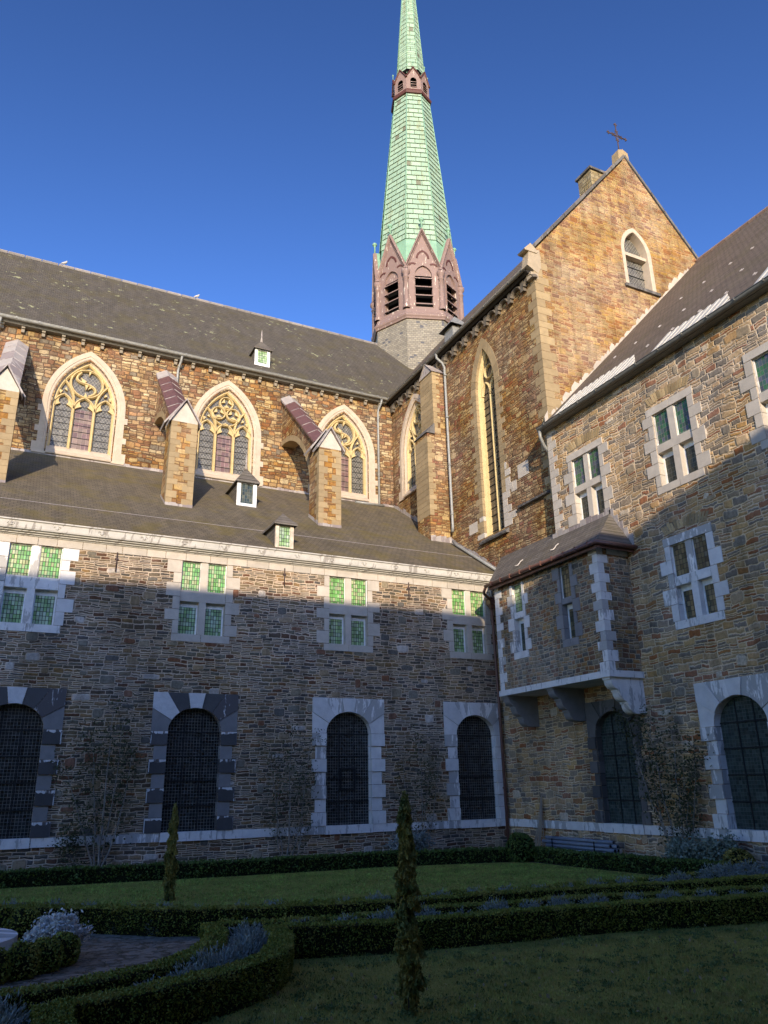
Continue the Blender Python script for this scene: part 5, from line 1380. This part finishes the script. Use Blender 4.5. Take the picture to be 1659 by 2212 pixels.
row1 = [(.75, 17.6), (1.42, 17.0), (2.1, 16.6), (2.7, 16.0), (3.24, 15.45), (3.75, 15.22), (4.4, 15.0), (5.0, 14.78), (5.7, 14.6), (6.3, 14.5), (6.95, 14.42), (7.6, 14.35), (8.3, 14.32), (9, 14.24), (9.7, 14.2), (10.4, 14.1), (11.1, 14.05), (11.8, 13.95), (12.5, 13.85), (13.2, 13.75), (13.9, 13.75), (14.6, 13.65), (15.3, 13.55), (16.0, 13.6), (16.7, 13.55), (0, 18.0), (-.7, 18.4)]
for x, y in row1: lav(x+random.uniform(-.05, .05), y+.0, random.uniform(.95, 1.15), 'low blue-grey lavender clump in the strip between far lawn and path hedge', 'lavender row along the far lawn')
for x, y in ((15.2, 14.0), (15.9, 14.1), (16.6, 14.2), (17.3, 13.9), (17.7, 13.3)): lav(x, y, 1.35, 'bushy lavender clump near the olive box ball at the right edge', 'bushy lavender by the right wall')
row2 = [(4.75, 12.58), (5.45, 12.42), (6.1, 12.36), (6.8, 12.3), (7.45, 12.25), (8.1, 12.15), (8.75, 12.08), (9.4, 12.05), (10.1, 11.98), (10.8, 11.75), (11.5, 11.6), (12.2, 11.45), (12.9, 11.35), (13.6, 11.2), (14.3, 11.05)]
for x, y in row2: lav(x+random.uniform(-.05, .05), y, random.uniform(1.0, 1.2), 'low blue-grey lavender clump in the strip bordering the near lawn', 'lavender row along the near lawn')
for x, y, s_ in ((3.85, 12.55, 1.2), (3.75, 12.05, 1.2), (3.5, 11.5, 1.15), (3.2, 11.05, 1.15), (2.85, 10.65, 1.15), (2.45, 10.3, 1.05), (2.0, 10.08, .95), (1.45, 9.85, .8), (.95, 9.8, .75)): lav(x, y, s_, 'soft blue-grey lavender clump between the two curved hedges', 'lavender between the curved hedges')
for x, y, s_ in ((.42, 9.15, 1.35), (.30, 8.6, 1.3)): lav(x, y, s_, 'large lavender clump in the bottom left foreground corner', 'lavender in the left foreground')

# columnar yews
def yew(label, x, y, h, rad, leaf, n):
    root = thing('columnar_yew', label, 'yew', (x, y, 0))
    m_ = MB(); m_.tube([(0, 0, 0), (.01, .01, h*.5), (0, 0, h*.8)], [rad*.14, rad*.08, .008], 7); m_.build('trunk', 'bark_dark', root)
    # upright tufts spiralling round the stem
    C_ = []
    nt = 190; ph0 = rng.uniform(0, 6)
    for i in range(nt):
        t = (i+rng.uniform(0, 1))/nt; a = rng.uniform(0, 6.28)
        prof = float(np.interp(t, [0, .08, .2, .37, .57, .75, .88, 1], [.6, .8, 1., .97, .80, .66, .50, .12]))*(1+.16*math.sin(t*17+ph0)+.12*math.sin(t*41+ph0*2))
        rr = rad*prof*rng.uniform(.35, 1.0); L = h*rng.uniform(.035, .07)
        m = n//nt
        s_ = rng.uniform(0, 1, m); th = rad*.26*np.sqrt(rng.uniform(0, 1, m))*(1-s_*.75)
        b = rng.uniform(0, 6.28, m)
        C_.append(np.stack([math.cos(a)*(rr*(1-.25*s_))+th*np.cos(b), math.sin(a)*(rr*(1-.25*s_))+th*np.sin(b), np.maximum(.012, t*h*.95+s_*L-.02)], 1))
    C_ = np.concatenate(C_)
    C_ = np.concatenate([C_, np.stack([rng.normal(0, .018, 150), rng.normal(0, .018, 150), rng.uniform(h*.88, h*1.0, 150)], 1)])
    np_mesh('foliage', leaf_quads(C_, leaf, 2.4, up_bias=.5), 4, 'yew_leaf', root)
yew('slim golden green columnar yew in the near lawn before the hedges', 4.60, 8.79, 2.32, .165, .021, 36000)
yew('slim columnar yew with a thin tip at the edge of the far lawn', 4.16, 19.66, 2.05, .16, .036, 8000)

# shrubs with stems
def branchy(root, stems, leafn, leafs, mat, bark='bark', spread=.16, keep=None, local=(0, 0, 0)):
    m_ = MB(); pts = []
    for s_ in stems:
        n = 9; P = []
        for i in range(n+1):
            t = i/n; P.append(tuple(s_[0][k]*(1-t)**2+2*s_[1][k]*t*(1-t)+s_[2][k]*t*t+(random.uniform(-.03, .03) if 0 < i else 0) for k in range(3)))
        r_ = s_[3]*1.25; m_.tube(P, [r_*(1-.8*i/n) for i in range(n+1)], 5, caps=False)
        for i in range(2, n+1):
            pts.append((P[i], i/n))
            for _ in range(2):
                d = (random.uniform(-.5, .5), random.uniform(-.12, .12), random.uniform(-.05, .45)); L = random.uniform(.4, 1.)
                q = tuple(P[i][k]+d[k]*L for k in range(3)); m_.tube([P[i], q], [r_*.3, .003], 4, caps=False)
                for tt in (.35, .7, 1.0): pts.append((tuple(P[i][k]+d[k]*L*tt for k in range(3)), i/n))
    m_.build('stems', bark, root)
    P = np.array([p for p, _ in pts]); w = np.array([.12+t**1.2 for _, t in pts]); w *= rng.uniform(0, 1, len(w))**1.6; w /= w.sum()
    idx = rng.choice(len(P), leafn, p=w); C_ = P[idx]+rng.normal(0, 1, (leafn, 3))*np.array([spread, spread*.5, spread])
    if keep is not None: C_ = C_[keep(C_)]
    np_mesh('foliage', leaf_quads(C_, leafs, 1.8), 4, mat, root)
def climber(label, x, y, stems, n, leaf=.05, axis='x', spread=.2):
    root = thing('climbing_shrub', label, 'climbing shrub', (x, y, 0), None, 0 if axis == 'x' else R(90))
    root.rotation_euler.z = 0 if axis == 'x' else -math.pi/2
    st = [((a, 0, 0), (b, -.10, zb), (c, -.05, zc), r_) for a, b, zb, c, zc, r_ in stems]
    branchy(root, st, n, leaf, 'climber_leaf', spread=spread, keep=lambda C_: (C_[:, 1] < .12) & (C_[:, 2] > .25))
climber('bare stemmed wall shrub with sparse leaves between the two left arched windows', 3.35, 26.15, [(0, -.5, 1.2, -1.1, 2.9, .028), (.02, .1, 1.6, .0, 4.9, .035), (.05, .6, 1.4, .75, 3.6, .028), (-.05, -.2, 1.8, -.5, 4.0, .028), (.0, .35, 2.0, .35, 4.4, .025), (-.08, -.9, .5, -1.0, 1.1, .02)], 2300, .05)
climber('wispy leafy wall shrub between the second and third arched windows', 9.2, 26.15, [(0, -.35, 1.4, -.65, 3.6, .022), (.1, .1, 1.5, .1, 4.2, .025), (.2, .6, 1.4, .8, 4.0, .022), (-.1, -.5, 1.2, -.2, 3.2, .018), (.3, .7, .9, .5, 2.8, .018)], 1500, .045)
climber('thin twiggy wall shrub beside the arched window nearest the corner', 14.2, 26.15, [(0, -.5, 1.4, -.6, 3.5, .02), (.1, .2, 1.5, .1, 3.9, .02), (.2, .7, 1.3, .9, 3.4, .018), (.0, .3, 1.6, .5, 2.8, .016)], 1000, .045)
climber('dense dark wall shrub under the oriel between the right hand arched windows', 18.05, 17.7, [(0, -1.0, 2.0, -1.4, 4.3, .03), (.0, -.3, 1.8, -.5, 4.2, .03), (.1, .4, 1.6, .3, 3.9, .028), (.15, .9, 1.3, 1.1, 3.3, .025), (-.1, -.7, 1.3, -.6, 3.4, .022), (.1, .6, 1.1, .6, 2.6, .02)], 2800, .05, 'y')
def bush(name, label, cat, x, y, rx, ry, h, n, leaf, mat, ns=26, sp_=.07):
    root = thing(name, label, cat, (x, y, 0)); st = []
    for i in range(ns):
        a = rng.uniform(0, 6.28); k = rng.uniform(.3, 1.)
        tip = (math.cos(a)*rx*k, math.sin(a)*ry*k, h*(1-.55*k*k)*rng.uniform(.8, 1.1)); st.append(((random.uniform(-.06, .06), random.uniform(-.06, .06), 0), (tip[0]*.5, tip[1]*.5, tip[2]*.8), tip, .012))
    m_ = MB(); pts = []
    for s_ in st:
        P = [tuple(s_[0][k]*(1-t)**2+2*s_[1][k]*t*(1-t)+s_[2][k]*t*t for k in range(3)) for t in np.linspace(0, 1, 7)]
        m_.tube(P, [s_[3]*(1-.7*i/6) for i in range(7)], 4, caps=False); pts += P[2:]
    m_.build('stems', 'bark_dark', root)
    P = np.array(pts); C_ = P[rng.integers(0, len(P), n)]+rng.normal(0, sp_, (n, 3)); C_ = C_[C_[:, 2] > .03]
    np_mesh('foliage', leaf_quads(C_, leaf, 2.0), 4, mat, root)
bush('dusty_miller', 'bright white felt leaved bush spilling over the stone rim', 'bush', 1.33, 14.15, .46, .40, .60, 9500, .030, 'white_leaf', 46, .045)
bush('silver_bush', 'loose silvery green bush against the wall left of the olive box ball', 'bush', 17.45, 16.95, .5, .85, .80, 4600, .045, 'silver_leaf', 40, .10)
bush('silver_bush', 'taller grey green bush against the wall directly behind the olive box ball', 'bush', 17.6, 15.8, .42, .55, 1.05, 3400, .045, 'silver_leaf', 30, .10)
bush('lavender_bush', 'pale blue-grey bush at the wall foot behind the near yew', 'bush', 13.6, 25.55, 1.0, .4, .85, 3600, .05, 'lavender_leaf', 40, .09)

# drainage pipes stacked by the wall
for i in range(11):
    cx = 17.50+.115*(i % 2); z = .06+.112*(i//2)
    if i >= 10: cx, z = 17.62, .62
    y0 = 19.75+random.uniform(-.12, .28); y1 = y0+3.35
    t = thing('drainage_pipe', 'length of grey plastic drainage pipe in the strapped stack on the soil by the wall', 'pipe', (cx, y0, 0), 'grey drainage pipes stacked by the wall')
    p = MB(); n = 12; r1, r2 = .056, .047
    for rr, rev in ((r1, 0), (r2, 1)):
        ra = [p.vert(rr*math.cos(6.2832*k/n), 0, z+rr*math.sin(6.2832*k/n)) for k in range(n)]; rb_ = [p.vert(rr*math.cos(6.2832*k/n), y1-y0, z+rr*math.sin(6.2832*k/n)) for k in range(n)]
        for k in range(n): p.face((ra[k], ra[(k+1) % n], rb_[(k+1) % n], rb_[k]), smooth=True)
        if rev: 
            for k in range(n): p.face((ra[k], ra[(k+1) % n], ro[(k+1) % n], ro[k]))
        ro = ra
    p.build('pipe_wall', 'plastic', t)
for y in (20.6, 22.7):
    s_ = MB(); s_.box(17.425, 17.438, y, y+.04, 0, .62); s_.box(17.425, 17.70, y, y+.04, .682, .692); tag(s_.build('strap', 'bar'), 'thin black strap round the stack of grey pipes, ' + ('nearer the open ends' if y < 21 else 'nearer the canes'), 'strap')
for i in range(15):
    a = random.uniform(-.35, .35); L = random.uniform(1.35, 2.05)
    c = MB(); x0, y0 = 17.75+random.uniform(-.12, .08), 24.0+a*.75
    c.tube([(0, 0, 0), ((18.22-x0)*.55, (24.12+a*.2-y0)*.5, L*.5), ((18.2-x0)*.95, (24.12+a*.12-y0), L)], [.014, .012, .008], 5)
    o = c.build('bamboo_cane', 'cane'); o.location = (x0, y0, 0); tag(o, 'dry pale cane in the bundle leaning on the wall beside the grey pipes', 'cane', 'canes leaning against the wall')

# pigeons on the ridge
for x, lab in ((-.05+.3, 'small pale pigeon perched on the church ridge, the left one'), (8.3, 'small pale pigeon perched on the church ridge, the one nearer the spire')):
    t = thing('pigeon', lab, 'bird', (x, 43.3, nz(43.3)+.11))
    b = MB(); b.tube([(-.20, 0, .06), (-.12, 0, .10), (0, 0, .15), (.08, 0, .20), (.10, 0, .27), (.13, 0, .31), (.17, 0, .31)], [.015, .045, .085, .08, .045, .042, .012], 8); b.tube([(.02, .02, 0), (.02, .02, .10)], .008, 4); b.tube([(.02, -.02, 0), (.02, -.02, .10)], .008, 4); b.build('body', 'pigeon', t)

# lawns
def inpoly(P, poly):
    x, y = P[:, 0], P[:, 1]; c = np.zeros(len(P), bool); n = len(poly)
    for i in range(n):
        x0, y0 = poly[i]; x1, y1 = poly[(i+1) % n]
        k = ((y0 > y) != (y1 > y)) & (x < (x1-x0)*(y-y0)/(y1-y0+1e-12)+x0); c ^= k
    return c
def blades(name, poly, n, h, w, mat, clump=0., bias=None):
    P = np.array(poly); lo, hi = P.min(0), P.max(0); Q = rng.uniform(lo, hi, (n*2, 2)); Q = Q[inpoly(Q, poly)][:n]
    if bias is not None: Q = Q[rng.uniform(0, 1, len(Q)) < bias(Q)]
    m = len(Q); hh = h*rng.uniform(.5, 1.3, m)*(1+.35*np.sin(Q[:, 0]*2.3+np.sin(Q[:, 1]*1.7)*2)); a = rng.uniform(0, 6.28, m); ww = w*rng.uniform(.7, 1.3, m)
    ln = rng.normal(0, .6, (m, 2))*hh[:, None]
    b = np.stack([Q[:, 0], Q[:, 1], np.full(m, .0)], 1); s_ = np.stack([np.cos(a)*ww, np.sin(a)*ww, np.zeros(m)], 1)
    tip = b+np.stack([ln[:, 0], ln[:, 1], hh], 1)
    o = np_mesh(name, np.stack([b-s_, b+s_, tip], 1), 3, mat); return o
near = [(1.2, 9.2), (1.8, 9.25), (2.6, 9.65), (3.3, 10.1), (3.9, 10.8), (4.3, 11.6), (4.5, 12.15), (6.5, 11.65), (9.9, 11.3), (12.9, 10.6), (16, 10), (16, 6), (9, 4), (1.3, 4)]
tag(blades('near_grass', near, 190000, .035, .0045, 'grass_blade', bias=lambda Q: np.clip(11./(Q[:, 0]**2*.5+Q[:, 1]**2)*6, .25, 1)), 'short dull green grass and clover on the near lawn', 'grass', kind='stuff')
nc = 900; cc_ = rng.uniform([1.5, 5], [14, 11.8], (nc, 2)); cc_ = cc_[inpoly(cc_, near)]
Cl = np.repeat(cc_, 26, 0)+rng.normal(0, .055, (len(cc_)*26, 2))*np.repeat(rng.uniform(.4, 1.6, len(cc_)), 26)[:, None]
Cl = np.concatenate([Cl, rng.uniform(.018, .05, (len(Cl), 1))], 1)
tag(np_mesh('clover', leaf_quads(Cl, .022, 1.2, nrm=np.tile(np.array([0, 0, 1.]), (len(Cl), 1))), 4, 'clover_leaf'), 'small dark clover tufts scattered through the near lawn', 'clover', kind='stuff')
Fl = rng.uniform([1.5, 5], [14, 11.8], (420, 2)); Fl = Fl[inpoly(Fl, near)]; Fl = np.concatenate([Fl, rng.uniform(.035, .05, (len(Fl), 1))], 1)
tag(np_mesh('fallen_leaves', leaf_quads(Fl, .035, 1.5, nrm=np.tile(np.array([0, 0, 1.]), (len(Fl), 1))), 4, 'dead_leaf'), 'a few dry fallen leaves lying on the near lawn', 'fallen leaves', kind='stuff')
far = [(-6, 24.6), (-6, 21.7), (-2, 19.6), (1.1, 18.1), (4.5, 15.45), (7.4, 15.05), (16.6, 14.6), (16.2, 18), (16, 21.8), (11.9, 23.3), (7, 23.6), (.7, 24.4)]
tag(blades('far_grass', far, 60000, .04, .009, 'grass_blade_far'), 'short green grass on the far lawn below the hedges', 'grass', kind='stuff')
